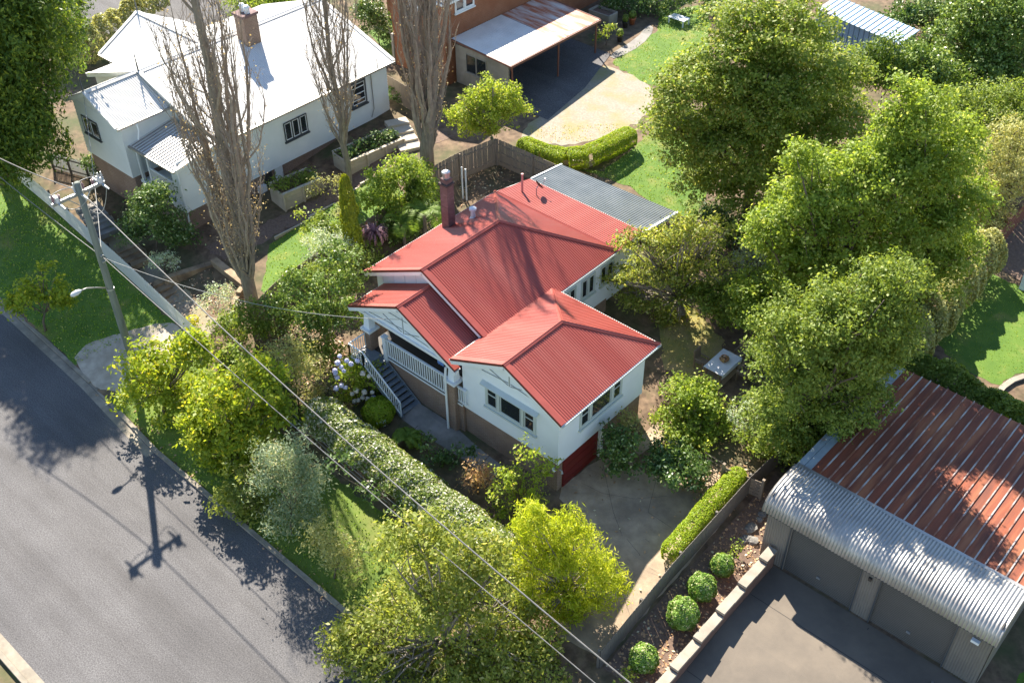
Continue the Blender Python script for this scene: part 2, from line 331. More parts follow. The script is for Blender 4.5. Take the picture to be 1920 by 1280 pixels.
def leaves_mesh(name, P, N, L, Wd, mat, parent=None, droop=0., jit=.5, T=None):
    n = len(P); N = N/np.maximum(np.linalg.norm(N, axis=1, keepdims=True), 1e-6)
    if T is None: T = RNG.normal(0, 1, (n, 3)); T[:, 2] -= droop*1.5
    T = T-N*np.sum(T*N, axis=1, keepdims=True); T /= np.maximum(np.linalg.norm(T, axis=1, keepdims=True), 1e-6)
    B = np.cross(N, T); s = (1+RNG.uniform(-jit, jit, (n, 1))); l = L*s/2; w = Wd*s/2
    V = np.stack([P-T*l, P+B*w-T*l*.1, P+T*l-N*w*.3, P-B*w-T*l*.1], 1).reshape(-1, 3)
    if parent: V = V-ORG[parent.name]
    me = bpy.data.meshes.new(name); me.vertices.add(4*n); me.vertices.foreach_set('co', V.astype(np.float32).ravel())
    me.loops.add(4*n); me.loops.foreach_set('vertex_index', np.arange(4*n, dtype=np.int32))
    me.polygons.add(n); me.polygons.foreach_set('loop_start', np.arange(0, 4*n, 4, dtype=np.int32))
    me.polygons.foreach_set('loop_total', np.full(n, 4, dtype=np.int32)); me.update(); me.validate()
    return mesh_obj(name, me, mat, parent)
def scatter(poly, dens):
    a = np.array([p[:2] for p in poly]); lo, hi = a.min(0), a.max(0); n = int(np.prod(hi-lo)*dens)
    p = RNG.uniform(lo, hi, (n, 2)); return p[inpoly(p, poly)]
def lawn(label, pts, mat='grass', blade='blade', dens=55, lift=.008, h=.09):
    o = drape('lawn', pts, MT[mat], lift, label, rough=.06)
    p = scatter(pts, dens)
    if len(p):
        P = np.array([(x, y, gz(x, y)+lift+h*.35) for x, y in p]); N = RNG.normal(0, 1, P.shape); N[:, 2] *= .35
        T = RNG.normal(0, .45, P.shape); T[:, 2] += 1
        g = leaves_mesh('grass_blades', P, N, h, h*.45, LF[blade], o, T=T); tag(g, kind='stuff')
    return o
ed = [(u, edge(u)) for u in (-79, -50, -30, -18, -14, -10, -7, -3.3, 3, 10, 40, 99)]
roadp = ed+[(99, -22), (-79, -22)]
drape('road', roadp, MT['asphalt'], 0, 'grey asphalt road running along the bottom left', flat=0.)
# kerbs: short cast lengths
def kerb(label, line, w, h, side, gap=()):
    root = None
    m = MB(); k = 0
    o = link(bpy.data.objects.new('kerb', None)); ORG[o.name] = np.zeros(3); tag(o, label, kind='structure')
    for (a, b) in zip(line[:-1], line[1:]):
        a = np.array(a); b = np.array(b); n = max(1, int(np.linalg.norm(b-a)/2.4))
        for i in range(n):
            p = a+(b-a)*i/n; q = a+(b-a)*(i+1)/n; c = (p+q)/2; hh = h
            if c[0] < -34 or c[0] > 34: continue
            for g0, g1 in gap:
                if g0 < c[0] < g1: hh = .03
            d = (q-p)/np.linalg.norm(q-p); nrm = np.array([-d[1], d[0]])*side
            pts = [(*(p+d*.01), hh), (*(q-d*.01), hh), (*(q-d*.01+nrm*w), hh+.01), (*(p+d*.01+nrm*w), hh+.01)]
            s = MB().poly(pts, .2+hh, (0, 0, 1)).build('kerb_stone', MT['kerb'], o)
            if c[0] > -2.5 and side > 0 and line[0][0] < 0: continue
            pts = [(*(p-nrm*.02), .012), (*(q-nrm*.02), .012), (*(q-nrm*.42), .006), (*(p-nrm*.42), .006)]
            MB().poly(pts, .1, (0, 0, 1)).build('gutter_slab', MT['kerb'], o)
    return o
kerb('pale concrete kerb and gutter on the house side of the road', [(u, edge(u)) for u in (-40, -30, -18, -14, -10, -7, -3.3, 3, 10, 22, 34)], .2, .12, 1, [(-11.8, -8.2), (14, 22)])
kerb('pale concrete kerb in the bottom left corner across the road', [(40, -21.8), (-40, -21.8)], .2, .12, 1)
EDG = lambda u: edge(u)+.22
lawn('wide grass verge in the shade left of the power pole', [(-45, EDG(-45)), (-30, EDG(-30)), (-18, EDG(-18)), (-11.7, EDG(-11.7)), (-11.2, -8.5), (-9.9, -6.6), (-9.6, -5.55), (-14.2, -5.1), (-24, -4.25), (-45, -2.6)], 'lush_grass', h=.1, dens=70)
lawn('grass verge under the street trees beside the kerb', [(-8.1, EDG(-8.1)), (-3.3, EDG(-3.3)), (3, EDG(3)), (14, EDG(14)), (14.5, -7), (1.5, -6.9), (-1, -6.6), (-7.9, -6.2)], 'grass', h=.1)
lawn('narrow strip of neighbouring lawn between paling fence and poplars', [(-10.2, 1.6), (-9.9, 9.5), (-6, 9.5), (-5.9, -1.5), (-7.4, -1.2)], 'lush_grass')
px = lambda *q: [G(*p) for p in q]
lawn('shaded back lawn behind the grey patio roof', px((1085, 318), (1130, 322), (1190, 275), (1240, 230), (1290, 270), (1340, 330), (1300, 420), (1255, 410), (1180, 350)), 'lush_grass')
lawn('bright green lawn right of the carport', px((1145, 118), (1175, 95), (1230, 62), (1240, 20), (1330, 10), (1330, 170), (1215, 160)), 'lush_grass')
lawn('thin grass edge inside the curved clipped hedge', px((985, 248), (1020, 238), (1160, 232), (1165, 240), (1100, 265), (1030, 268)), 'dry_grass', 'dryblade', 40)
lawn('mown lawn at the right edge behind the dark hedges', px((1832, 500), (1750, 636), (1800, 690), (1875, 722), (1905, 700), (1960, 690), (2080, 660), (2040, 560), (1920, 540)), 'lush_grass', h=.06)
lawn('dry yellowish lawn beside the outdoor table', px((1232, 580), (1300, 575), (1360, 640), (1350, 700), (1290, 720), (1245, 690)), 'dry_grass', 'dryblade', 50)
lawn('grass patch in the bottom left corner across the road', [(-40, -22.1), (40, -22.1), (40, -40), (-40, -40)], 'grass', dens=6)
lawn('grass patch at the bottom right corner beside the garage', [(32.6, 6), (40, 6), (40, -6), (32.6, -6)], 'lush_grass', dens=30)
drape('hedge_bank_lawn', px((1000, 135), (735, 110), (690, 60), (740, 40), (860, 120)), MT['lush_grass'], .01, 'sunlit grass between the white house and the brick house')
drape('crossover', smooth_poly([(-11.9, EDG(-11.9)-.05), (-8.1, EDG(-8.1)-.05), (-7.7, -8.2), (-7.6, -5.8), (-9.8, -5.5), (-11.2, -7.2), (-12.6, -9.4)]), M('crossover_gravel', (.46, .40, .32), (.36, .31, .25), 3, .95, .4, 25, c3=(.28, .24, .18), s3=.8), .02, 'pale gravelly crossover beside the power pole', rough=.05)
drv = px((1052, 905), (1065, 900), (1128, 858), (1190, 868), (1212, 890), (1300, 870), (1345, 880), (1392, 928), (1290, 1060), (1180, 1185), (1135, 1235), (1040, 1190), (1100, 1080), (1090, 985), (1050, 935))
drape('driveway', drv, MT['concrete'], .012, 'stained concrete driveway in front of the red garage door', rough=.03)
def cracks(name, label, lines, lift, w=.03):
    m = MB()
    for ln in lines:
        for a, b in zip(ln[:-1], ln[1:]):
            a = np.array(a[:2]); b = np.array(b[:2]); d = (b-a)/np.linalg.norm(b-a); n = np.array([-d[1], d[0]])*w/2
            m.add([(*(p), gz(p[0], p[1])+lift) for p in (a-n, b-n, b+n, a+n)], [(0, 1, 2, 3)])
    return tag(m.build(name, MT['dark']), label, kind='structure')
cracks('driveway_joints', 'dark joints and cracks across the concrete driveway', [px((1090, 905), (1130, 925), (1190, 935), (1250, 930)), px((1130, 870), (1150, 960), (1165, 1000)), px((1210, 1010), (1270, 1060)), px((1175, 1010), (1200, 1040), (1160, 1090), (1180, 1150)), px((1230, 900), (1215, 960), (1260, 990))], .018, .012)
apron = [(22.75, 1.75), (32.4, 1.75), (32.4, -14), (22.75, -14)]
drape('garage_apron', apron, MT['apron'], .014, 'wide concrete apron in front of the double garage')
cracks('apron_joints', 'straight joints in the concrete apron', [[(22.8, -.1), (32.3, -.1)], [(27.2, 1.6), (27.2, -12)], [(22.8, -4.6), (32.3, -4.6)]], .02, .03)
drape('front_path', [(5, -2.9), (5.2, -1.75), (7.4, -1.72), (9.6, -2.0), (11, -2.05), (11, -2.8), (9, -2.85), (6.6, -2.95)], MT['path'], .02, 'grey concrete path under the porch wall')
cracks('path_joints', 'joints between the slabs of the front path', [[(6.1, -2.95), (6.1, -1.75)], [(7.4, -2.95), (7.4, -1.75)], [(8.8, -2.9), (8.8, -1.9)], [(10, -2.8), (10, -2)]], .028, .03)
drape('side_path', [(14.5, 2.6), (15.1, 2.6), (15.5, 6), (15.5, 11), (14.4, 11), (14.4, 6)], MT['concrete'], .02, 'narrow concrete path along the right side of the red-roofed house')
drape('gravel_yard', smooth_poly(px((975, 262), (985, 240), (1040, 185), (1130, 120), (1160, 130), (1230, 165), (1225, 205), (1180, 240), (1080, 275))), MT['gravel'], .012, 'pale gravel yard in front of the carport', rough=.1)
drape('carport_slab', [(-13.4, 20.5), (-5.6, 20.5), (-6.2, 25), (-7.6, 29.6), (-13.4, 29.6)], MT['asphalt'], .03, 'dark paving under the rusty-roofed carport')
drape('stepping_path', smooth_poly(px((1140, 105), (1195, 72), (1215, 45), (1228, 55), (1205, 85), (1155, 112))), MT['path'], .02, 'grey paved path curving past the carport')
drape('neighbour_path', [(-12.9, -.9), (-11, -.9), (-10.3, 4), (-9.9, 12), (-9, 15.5), (-11, 15.5), (-11.4, 5)], MT['brown_gravel'], .012, 'bare earth path along the white house', rough=.1)
drape('neighbour_steps_path', [(-20, -4.3), (-12, -5.1), (-7.2, -5.4), (-7.2, -4.1), (-12, -3.7), (-20, -2.6)], MT['gravel'], .015, 'sandy path inside the white fence', rough=.08)
drape('gravel_bed', px((1880, 400), (1870, 500), (1925, 535), (2050, 560), (2050, 380)), MT['brown_gravel'], .014, 'brown gravel bed at the right edge')
drape('side_street', [(-54, 10), (-33, 10), (-30, 60), (-54, 60)], MT['asphalt'], .02, 'pale asphalt street at the top left behind the conifers')
drape('garden_bed', [(20.25, -6.6), (22.4, -6.6), (22.4, 2.2), (21.8, 5), (20.25, 6)], MT['brown_gravel'], .016, 'bark mulch bed between paling fence and block wall', rough=.02)
# fallen leaves and bark
lit = []
for poly, dn in (([(20.3, -6.5), (22.3, -6.5), (22.3, 2), (20.3, 5)], 45), (px((560, 620), (650, 600), (640, 760), (560, 760)), 30), ([(-6, -6), (2, -6), (1.5, -2), (-5, -1)], 14), (drv, 1.6), (px((860, 310), (980, 300), (960, 345), (860, 390)), 25),
                 ([(16.5, 2), (20, 2), (20, 8), (16.5, 12)], 14), ([(-9, -11), (14, -11.9), (14, -11.2), (-9, -10.2)], 8), ([(-12, -5), (-7, -5.2), (-7, -2.2), (-12, -2)], 16)):
    p = scatter(poly, dn); lit.append(p)
p = np.concatenate(lit); P = np.array([(x, y, max(gz(x, y), 0)+.04) for x, y in p]); N = RNG.normal(0, .35, P.shape); N[:, 2] = 1
tag(leaves_mesh('leaf_litter', P, N, .13, .08, LF['litter']), 'brown fallen leaves and bark on beds and paving', kind='stuff')

# ---------------------------------------------------------------- building helpers
def corr(poly, e, pitch=.125, amp=.016, rib=None, smin=None, smax=None):
    """corrugated sheet over a flat convex outline; waves advance along e. rib=(pan, rib width, rib height) for trapezoid ribs"""
    pts = [np.array(p, float) for p in poly]; e = np.array(e, float); e /= np.linalg.norm(e)
    n = np.cross(pts[1]-pts[0], pts[2]-pts[0]); n /= np.linalg.norm(n); n = n if n[2] > 0 else -n
    e = e-n*(e@n); e /= np.linalg.norm(e); t = np.cross(n, e); o = pts[0]
    s = np.array([(p-o)@e for p in pts]); r = np.array([(p-o)@t for p in pts]); lo, hi = s.min(), s.max()
    if smin is not None: lo, hi = max(lo, smin), min(hi, smax)
    if rib:
        pan, rw, rh = rib; ss = []; hs = []
        k0 = math.floor(lo/pan)
        for k in range(k0, math.ceil(hi/pan)+1):
            for ds, hh in ((0, 0), (rw*.25, rh), (rw*.75, rh), (rw, 0)):
                x = k*pan+ds
                if lo-1e-6 <= x <= hi+1e-6: ss.append(x); hs.append(hh)
        if not ss or ss[0] > lo+1e-4: ss.insert(0, lo); hs.insert(0, 0)
        if ss[-1] < hi-1e-4: ss.append(hi); hs.append(0)
    else:
        ss = sorted(set(np.round(np.concatenate([np.arange(lo, hi, pitch/6), s[(s >= lo) & (s <= hi)], [lo, hi]]), 5))); hs = [amp*math.sin(2*math.pi*x/pitch) for x in ss]
    m = MB(); V = []
    k = len(pts)
    for x, h in zip(ss, hs):
        rr = []; xx = min(max(x, lo+1e-5), hi-1e-5)
        for i in range(k):
            a, b = s[i], s[(i+1) % k]
            if (a-xx)*(b-xx) <= 0 and abs(a-b) > 1e-9: rr.append(r[i]+(r[(i+1) % k]-r[i])*(xx-a)/(b-a))
        if len(rr) < 2: rr = [0, 0]
        V += [o+e*x+t*min(rr)+n*h, o+e*x+t*max(rr)+n*h]
    m.add(V, [(2*i, 2*i+2, 2*i+3, 2*i+1) for i in range(len(ss)-1)]); return m
def under(poly, d=.07):
    pts = [np.array(p, float)-np.array([0, 0, d]) for p in poly]; return MB().poly(pts, .04)
class Face:                                            # an upright wall plane: ax 'u' (normal +-u) or 'v'
    def __init__(s, ax, c, sg): s.ax, s.c, s.sg = ax, c, sg
    def box(s, m, a0, a1, z0, z1, d0, d1):
        q = sorted((s.c+s.sg*d0, s.c+s.sg*d1))
        return m.box(q[0], q[1], a0, a1, z0, z1) if s.ax == 'u' else m.box(a0, a1, q[0], q[1], z0, z1)
    def pt(s, a, z, d=0): return (s.c+s.sg*d, a, z) if s.ax == 'u' else (a, s.c+s.sg*d, z)
def window(parent, F, a0, a1, z0, z1, cols, fm, gm, bars=(), sill=True, sash=None, fw=.09, d=.05, name='window'):
    """cols: pane boundaries as fractions; bars: heights (fractions) of cross bars per pane"""
    m = MB()
    F.box(m, a0, a1, z0, z0+fw, 0, d); F.box(m, a0, a1, z1-fw, z1, 0, d)
    xs = [a0+(a1-a0)*c for c in cols]
    for i, x in enumerate(xs):
        w = fw if i in (0, len(xs)-1) else fw*1.2
        c0 = x if i == 0 else x-w if i == len(xs)-1 else x-w/2
        F.box(m, c0, c0+w, z0+fw, z1-fw, 0, d)
    w = m.build(name, fm, parent)
    for i in range(len(xs)-1):
        p = MB(); F.box(p, xs[i]+fw*.6, xs[i+1]-fw*.6, z0+fw, z1-fw, .004, .016); p.build('pane', gm, w)
        b = MB(); any_ = False
        l, r = xs[i]+fw*.9, xs[i+1]-fw*.9
        sm = .045
        F.box(b, l, l+sm, z0+fw, z1-fw, .016, .034); F.box(b, r-sm, r, z0+fw, z1-fw, .016, .034)
        F.box(b, l+sm, r-sm, z0+fw, z0+fw+sm, .016, .034); F.box(b, l+sm, r-sm, z1-fw-sm, z1-fw, .016, .034)
        for hb in (bars[i] if i < len(bars) else ()):
            zz = z0+(z1-z0)*hb; F.box(b, l+sm, r-sm, zz-.025, zz+.025, .016, .036)
        b.build('sash', sash or fm, w)
    if sill: s = MB(); F.box(s, a0-.06, a1+.06, z0-.09, z0-.003, 0, d+.06); s.build('sill', fm, w)
    return w
def capline(a, b, w, parent, mat, name='ridge_cap', lift=.045, h=.03):
    if name != 'ridge_cap': return MB().beam((a[0], a[1], a[2]+lift), (b[0], b[1], b[2]+lift), w, h).build(name, mat, parent)
    a = np.array(a, float); b = np.array(b, float); d = b-a; r = np.cross(d, (0, 0, 1)); r /= np.linalg.norm(r); V = []
    for p in (a, b):
        for x, z in ((-w/2, -w*.22), (-.035, 0), (0, .035), (.035, 0), (w/2, -w*.22)): V.append(p+r*x+np.array([0, 0, lift+.012+z]))
    return MB().add(V, [(i, i+1, i+6, i+5) for i in range(4)]).build(name, mat, parent)
def lapwall(F, a0, a1, z0, z1, n, mat, parent, name='board'):
    """overlapping boards, one mesh each"""
    h = (z1-z0)/n
    for i in range(n):
        m = MB(); zb, zt = z0+i*h, z0+(i+1)*h+.012
        P = [F.pt(a, z, d) for a in (a0, a1) for z, d in ((zb, .0), (zb, .06), (zt, .014), (zt, 0))]
        m.add(P, [(0, 1, 2, 3), (4, 7, 6, 5), (0, 4, 5, 1), (1, 5, 6, 2), (2, 6, 7, 3), (0, 3, 7, 4)]); m.build(name, mat, parent)

# ---------------------------------------------------------------- the red-roofed house
H = thing('red_roofed_house', 'white weatherboard cottage with red corrugated iron roof in the centre', 'house', (6, 2, 1.7))
wh, tr, rr, rc = MT['white'], MT['trim'], MT['red_roof'], MT['red_cap']
ZE, ZR, UM, ZW, ZWR, UW = 6.1, 8.17, 4.14, 6.2, 7.69, 10.94
def slope(poly, e, mat=rr, name='roof_slope'):
    mat = MT['red_roof_u'] if e[0] else mat
    o = corr(poly, e).build(name, mat, H); under(poly).build('roof_lining', MT['white_trim'], o); return o
slope([(0, 0, ZE), (UM, 0, ZR), (UM, 5.24, ZR), (0, 9.47, ZE)], (0, 1, 0))
k = (ZR-ZE)/(8.28-UM)
slope([(UM, 0, ZR), (7.93, 0, ZR-k*3.79), (7.93, 9.11, ZR-k*3.79), (UM, 5.24, ZR)], (0, 1, 0))
slope([(7.93, 4.86, ZR-k*3.79), (8.28, 4.86, ZE), (8.28, 9.47, ZE), (7.93, 9.11, ZR-k*3.79)], (0, 1, 0))
slope([(UM, 5.24, ZR), (0, 9.47, ZE), (8.28, 9.47, ZE)], (1, 0, 0))
slope([(0, 9.45, ZE-.03), (8.28, 9.45, ZE-.03), (7.9, 12.1, 5.73), (.18, 12.1, 5.73)], (1, 0, 0))
slope([(7.76, -1.96, ZW), (UW, -1.96, ZWR), (UW, 1.81, ZWR), (7.76, 4.94, ZW)], (0, 1, 0))
slope([(14.11, -1.96, ZW), (UW, -1.96, ZWR), (UW, 1.81, ZWR), (14.11, 4.94, ZW)], (0, 1, 0))
slope([(UW, 1.81, ZWR), (7.76, 4.94, ZW), (14.11, 4.94, ZW)], (1, 0, 0))
ZP, ZPR, UP = 5.65, 7.41, 4.52
kp = (ZPR-ZP)/(8.05-UP)
slope([(.99, -1.98, ZP), (UP, -1.98, ZPR), (UP, .36, ZPR), (.99, .36, ZP)], (0, 1, 0))
slope([(UP, -1.98, ZPR), (7.74, -1.98, ZPR-kp*3.22), (7.74, .36, ZPR-kp*3.22), (UP, .36, ZPR)], (0, 1, 0))
slope([(7.74, -1.98, ZPR-kp*3.22), (8.05, -1.98, ZP), (8.05, -1.64, ZP), (7.74, -1.64, ZPR-kp*3.22)], (0, 1, 0))
for a, b, w in (((UM, -.03, ZR), (UM, 5.24, ZR), .2), ((UM, 5.24, ZR), (0, 9.47, ZE), .2), ((UM, 5.24, ZR), (8.28, 9.47, ZE), .2), ((UW, -1.99, ZWR), (UW, 1.81, ZWR), .2),
                ((UW, 1.81, ZWR), (8.0, 4.7, ZW+.1), .2), ((UW, 1.81, ZWR), (14.11, 4.94, ZW), .2), ((UP, -2.01, ZPR), (UP, .34, ZPR), .2), ((.0, 9.46, ZE+.0), (8.28, 9.46, ZE), .16)):
    capline(a, b, w, H, rc)
def verge(a, b, inward, name='barge_cap'):             # iron roll along a gable edge, dark edge and white barge board below
    a = np.array(a, float); b = np.array(b, float)
    capline(a+inward*.12, b+inward*.12, .26, H, rc, name, .035, .028)
    MB().beam(a-inward*.012+(0, 0, -.02), b-inward*.012+(0, 0, -.02), .03, .11).build('edge_trim', MT['red_edge'], H)
    MB().beam(a+inward*.012+(0, 0, -.185), b+inward*.012+(0, 0, -.185), .04, .2).build('barge_board', MT['white_trim'], H)
yv = np.array([0, 1., 0])
verge((0, 0, ZE), (UM, 0, ZR), yv); verge((UM, 0, ZR), (7.95, 0, ZR-k*3.81), yv)
verge((7.76, -1.96, ZW), (UW, -1.96, ZWR), yv); verge((UW, -1.96, ZWR), (14.11, -1.96, ZW), yv)
verge((.99, -1.98, ZP), (UP, -1.98, ZPR), yv); verge((UP, -1.98, ZPR), (8.05, -1.98, ZP), yv)
def gutter(a, b, out, mat='white_trim'):
    a = np.array(a, float); b = np.array(b, float); out = np.array(out, float)
    MB().beam(a+out*.025+(0, 0, -.075), b+out*.025+(0, 0, -.075), .06, .08).build('gutter', MT['trim'], H)
gutter((0, 0, ZE), (0, 9.47, ZE), (-1, 0, 0)); gutter((8.28, 4.95, ZE), (8.28, 9.47, ZE), (1, 0, 0))
gutter((14.11, -1.96, ZW), (14.11, 4.94, ZW), (1, 0, 0)); gutter((8.3, 4.94, ZW), (14.11, 4.94, ZW), (0, 1, 0)); gutter((.99, -1.98, ZP), (.99, .36, ZP), (-1, 0, 0))
gutter((7.74, -1.96, ZW-.02), (7.74, 0, ZW-.02), (-1, 0, 0)); gutter((.18, 12.1, 5.73), (7.9, 12.1, 5.73), (0, 1, 0)); gutter((0, 9.47, ZE-.02), (.18, 12.1, 5.72), (-1, 0, 0))
# clear patio roof behind
pz = [(.25, 12.2, 5.66), (7.9, 12.2, 5.66), (7.95, 15.1, 5.42), (.3, 14.75, 5.42)]
o = corr(pz, (1, 0, 0), .15, .018).build('patio_roof', MT['polycarb'], H)
for v, z in ((12.7, 5.58), (13.5, 5.5), (14.3, 5.44)): MB().beam((.3, v, z-.08), (7.9, v, z-.08), .06, .1).build('purlin', MT['white_trim'], o)
MB().beam((.2, 12.2, 5.64), (.25, 14.8, 5.4), .1, .16).build('patio_fascia', MT['white_trim'], o); MB().beam((7.97, 12.2, 5.64), (8.02, 15.1, 5.4), .14, .18).build('patio_fascia', MT['white_trim'], o)
for u, v in ((.4, 14.6), (4, 14.7), (7.8, 14.9)): MB().box(u-.06, u+.06, v-.06, v+.06, 2.8, 5.36).build('patio_post', MT['white_trim'], o)
# walls
FWF, FWS, FPF = Face('v', -1.61, -1), Face('u', 13.70, 1), Face('v', .4, -1)
m = MB().box(8.12, 13.70, -1.61, 4.45, 3.3, 6.04); m.build('wing_wall', wh, H)
m = MB().poly([(8.12, -1.605, 6.04), (13.7, -1.605, 6.04), (UW, -1.605, 7.36)], .1, (0, -1, 0)); m.build('gable_wall', wh, H)
m = MB().box(.45, 8.1, .4, 9.1, 3.3, 5.98); m.build('main_wall', wh, H)
m = MB().poly([(.45, .385, 5.98), (8.0, .385, 5.98), (7.9, .385, 6.1), (UM, .385, 8.0), (.4, .385, 6.1)], .1, (0, -1, 0)); m.build('gable_wall', wh, H)
m = MB().box(.6, 7.7, 9.1, 12, 2.6, 5.6); m.build('rear_wall', wh, H)
m = MB().box(.5, 8.05, .45, 9.05, 1.4, 3.297); m.build('brick_base', MT['brick'], H)
m = MB().box(8.15, 13.62, -1.53, 4.4, .6, 3.295); m.build('brick_base', MT['brick'], H)
for i in range(9):                                     # battens on the main gable
    u = .9+i*.8; zt = min(6.1+(u-.1)*k, 8.05-(u-UM)*k)-.2
    if zt > 6.2 and u < 7.6: MB().box(u-.02, u+.02, .365, .384, 5.7, zt).build('batten', MT['white_trim'], H)
for F, segs in ((FWF, (((9.35, 6.28), (10.87, 6.42)), ((9.75, 6.62), (10.87, 6.28)), ((11.02, 6.42), (12.5, 6.28)), ((12.1, 6.62), (11.02, 6.28)), ((10.94, 6.25), (10.94, 7.2)))),):
    for (a, z), (b, y) in segs: MB().beam(F.pt(a, z, .01), F.pt(b, y, .01), .035, .035, (0, -1, 0)).build('gable_batten', MT['line'], H)
# porch gable infill with lattice battens
m = MB().poly([(1.6, -1.72, 5.62), (7.5, -1.72, 5.62), (UP, -1.72, 7.12)], .08, (0, -1, 0)); m.build('porch_gable', wh, H)
for (a, z), (b, y) in (((2.2, 5.78), (4.45, 5.95)), ((3.2, 6.2), (4.4, 5.75)), ((4.6, 5.95), (6.8, 5.78)), ((5.8, 6.2), (4.6, 5.75)), ((UP, 5.7), (UP, 6.9)), ((3.6, 6.5), (5.4, 6.5))): MB().beam((a, -1.735, z), (b, -1.735, y), .03, .03, (0, -1, 0)).build('gable_batten', MT['line'], H)
MB().box(1.5, 7.6, -1.80, -1.715, 5.46, 5.618).build('porch_lintel', MT['white_trim'], H)
# wing front window: three lights under a hood
w = window(H, FWF, 9.52, 12.46, 4.30, 5.55, (0, .265, .74, 1), tr, MT['glass'], ((.62,), (), (.62,)), fw=.12)
MB().poly([(9.36, -1.61, 5.74), (12.62, -1.61, 5.74), (12.62, -1.82, 5.62), (9.36, -1.82, 5.62)], .05, (0, 0, 1)).build('window_hood', tr, H)
window(H, FWS, -.22, 2.74, 4.42, 5.6, (0, .24, .76, 1), tr, MT['glass'], ((.6,), (), (.6,)), fw=.11)
for v in np.arange(5.3, 8.3, 1.5): window(H, Face('u', 8.1, 1), v, v+1.1, 4.4, 5.6, (0, .5, 1), tr, MT['glass'])
# front door wall under the porch
d = MB(); FPF.box(d, 4.2, 5.1, 3.52, 5.5, .005, .04); dd = d.build('front_door', MT['dark'], H); d = MB(); FPF.box(d, 4.95, 5.02, 4.4, 4.5, .041, .08); d.build('door_handle', MT['steel'], dd)
window(H, FPF, 5.6, 7.3, 4.3, 5.5, (0, .5, 1), tr, MT['glass'])
# porch: floor, brick plinth, posts, balustrades, stairs
pf = MB().box(1.75, 8.1, -1.72, .4, 3.38, 3.5).build('porch_floor', MT['dark'], H)
MB().box(1.9, 8.13, -1.66, -1.42, 1.2, 3.377).build('porch_plinth', MT['brick'], H); MB().box(1.9, 2.1, -1.41, .4, 1.4, 3.377).build('porch_plinth', MT['brick'], H)
MB().box(3.0, 8.14, -1.735, -1.665, 3.36, 3.46).build('floor_edge', MT['white_trim'], H)
for u in (2.02, 7.6):
    MB().box(u-.24, u+.24, -1.9, -1.42, 1.2, 4.6).build('brick_pier', MT['brick'], H)
    MB().box(u-.33, u+.33, -1.99, -1.33, 4.603, 4.72).build('pier_cap', MT['white_trim'], H)
    mm = MB(); c = (u, -1.66)
    mm.add([(c[0]+sx*w_, c[1]+sy*w_, z) for z, w_ in ((4.723, .2), (5.455, .15)) for sx, sy in ((-1, -1), (1, -1), (1, 1), (-1, 1))], [(0, 3, 2, 1), (4, 5, 6, 7), (0, 1, 5, 4), (1, 2, 6, 5), (2, 3, 7, 6), (3, 0, 4, 7)]); mm.build('porch_post', wh, H)
def balustrade(a, b, z0, z1, n, post=None, mat='white_trim'):
    a = np.array(a, float); b = np.array(b, float)
    o = MB().beam((*a, z1), (*b, z1), .1, .07).build('handrail', MT[mat], H); MB().beam((*a, z0), (*b, z0), .07, .06).build('bottom_rail', MT[mat], o)
    for i in range(n):
        p = a+(b-a)*(i+.5)/n; MB().box(p[0]-.024, p[0]+.024, p[1]-.024, p[1]+.024, z0+.03, z1-.035).build('baluster', MT[mat], o)
    return o
balustrade((3.2, -1.7), (7.34, -1.7), 3.6, 4.6, 27); balustrade((7.86, -1.7), (8.42, -1.72), 3.6, 4.45, 4)
m = MB().box(2.99, 3.19, -1.8, -1.6, 3.2, 4.68); m.box(2.95, 3.23, -1.84, -1.56, 4.682, 4.76); m.build('newel_post', MT['white_trim'], H)
MB().box(1.85, 2.85, -2.95, -1.74, 3.3, 3.48).build('landing', MT['deck'], H); MB().box(1.95, 2.8, -2.9, -1.78, 1.2, 3.297).build('landing_base', MT['brick'], H)
NS = 10; u0, u1, za, zb = 2.86, 5.15, 3.48, 1.72
for i in range(NS):
    ua = u0+(u1-u0)*i/NS; ub = u0+(u1-u0)*(i+1)/NS+.04; z = za-(za-zb)*(i+1)/(NS+.3)
    MB().box(ua, ub, -2.88, -1.78, z-.045, z).build('stair_tread', MT['deck'], H); MB().box(ua-.0, ua+.03, -2.86, -1.80, z-.2, z-.048).build('stair_riser', MT['slate_trim'], H)
for v in (-2.91, -1.755): MB().beam((u0, v, za-.14), (u1+.1, v, zb-.05), .05, .26).build('stringer', MT['deck'], H)
def rail(pts, hb, ht, n):
    o = None
    for a, b in zip(pts[:-1], pts[1:]):
        a = np.array(a, float); b = np.array(b, float)
        r = MB().beam(a+(0, 0, ht), b+(0, 0, ht), .06, .05).build('stair_rail', MT['white_trim'], H); MB().beam(a+(0, 0, hb), b+(0, 0, hb), .05, .04).build('bottom_rail', MT['white_trim'], r)
        L = np.linalg.norm((b-a)[:2]); kk = max(2, int(L/.14))
        for i in range(kk+1):
            p = a+(b-a)*i/kk; w_ = .03 if i in (0, kk) else .014; MB().box(p[0]-w_, p[0]+w_, p[1]-w_, p[1]+w_, p[2]+(0 if w_ > .02 else hb), p[2]+ht-.02).build('baluster', MT['white_trim'], r)
rail([(1.88, -1.78, 3.48), (1.88, -2.93, 3.48), (2.84, -2.93, 3.48), (5.2, -2.93, 1.72)], .12, .92, 1)
# downpipes
for pts in (((7.42, -1.95, 5.5), (7.42, -2.02, 4.9), (7.42, -2.02, 1.75)), ((13.45, -1.7, 3.1), (13.62, -1.72, 2.95)), ((13.75, 1.42, 3.3), (13.75, 1.42, 1.25))): MB().tube(pts, .055 if len(pts) == 3 else .07, 8).build('downpipe', MT['white_trim'], H)
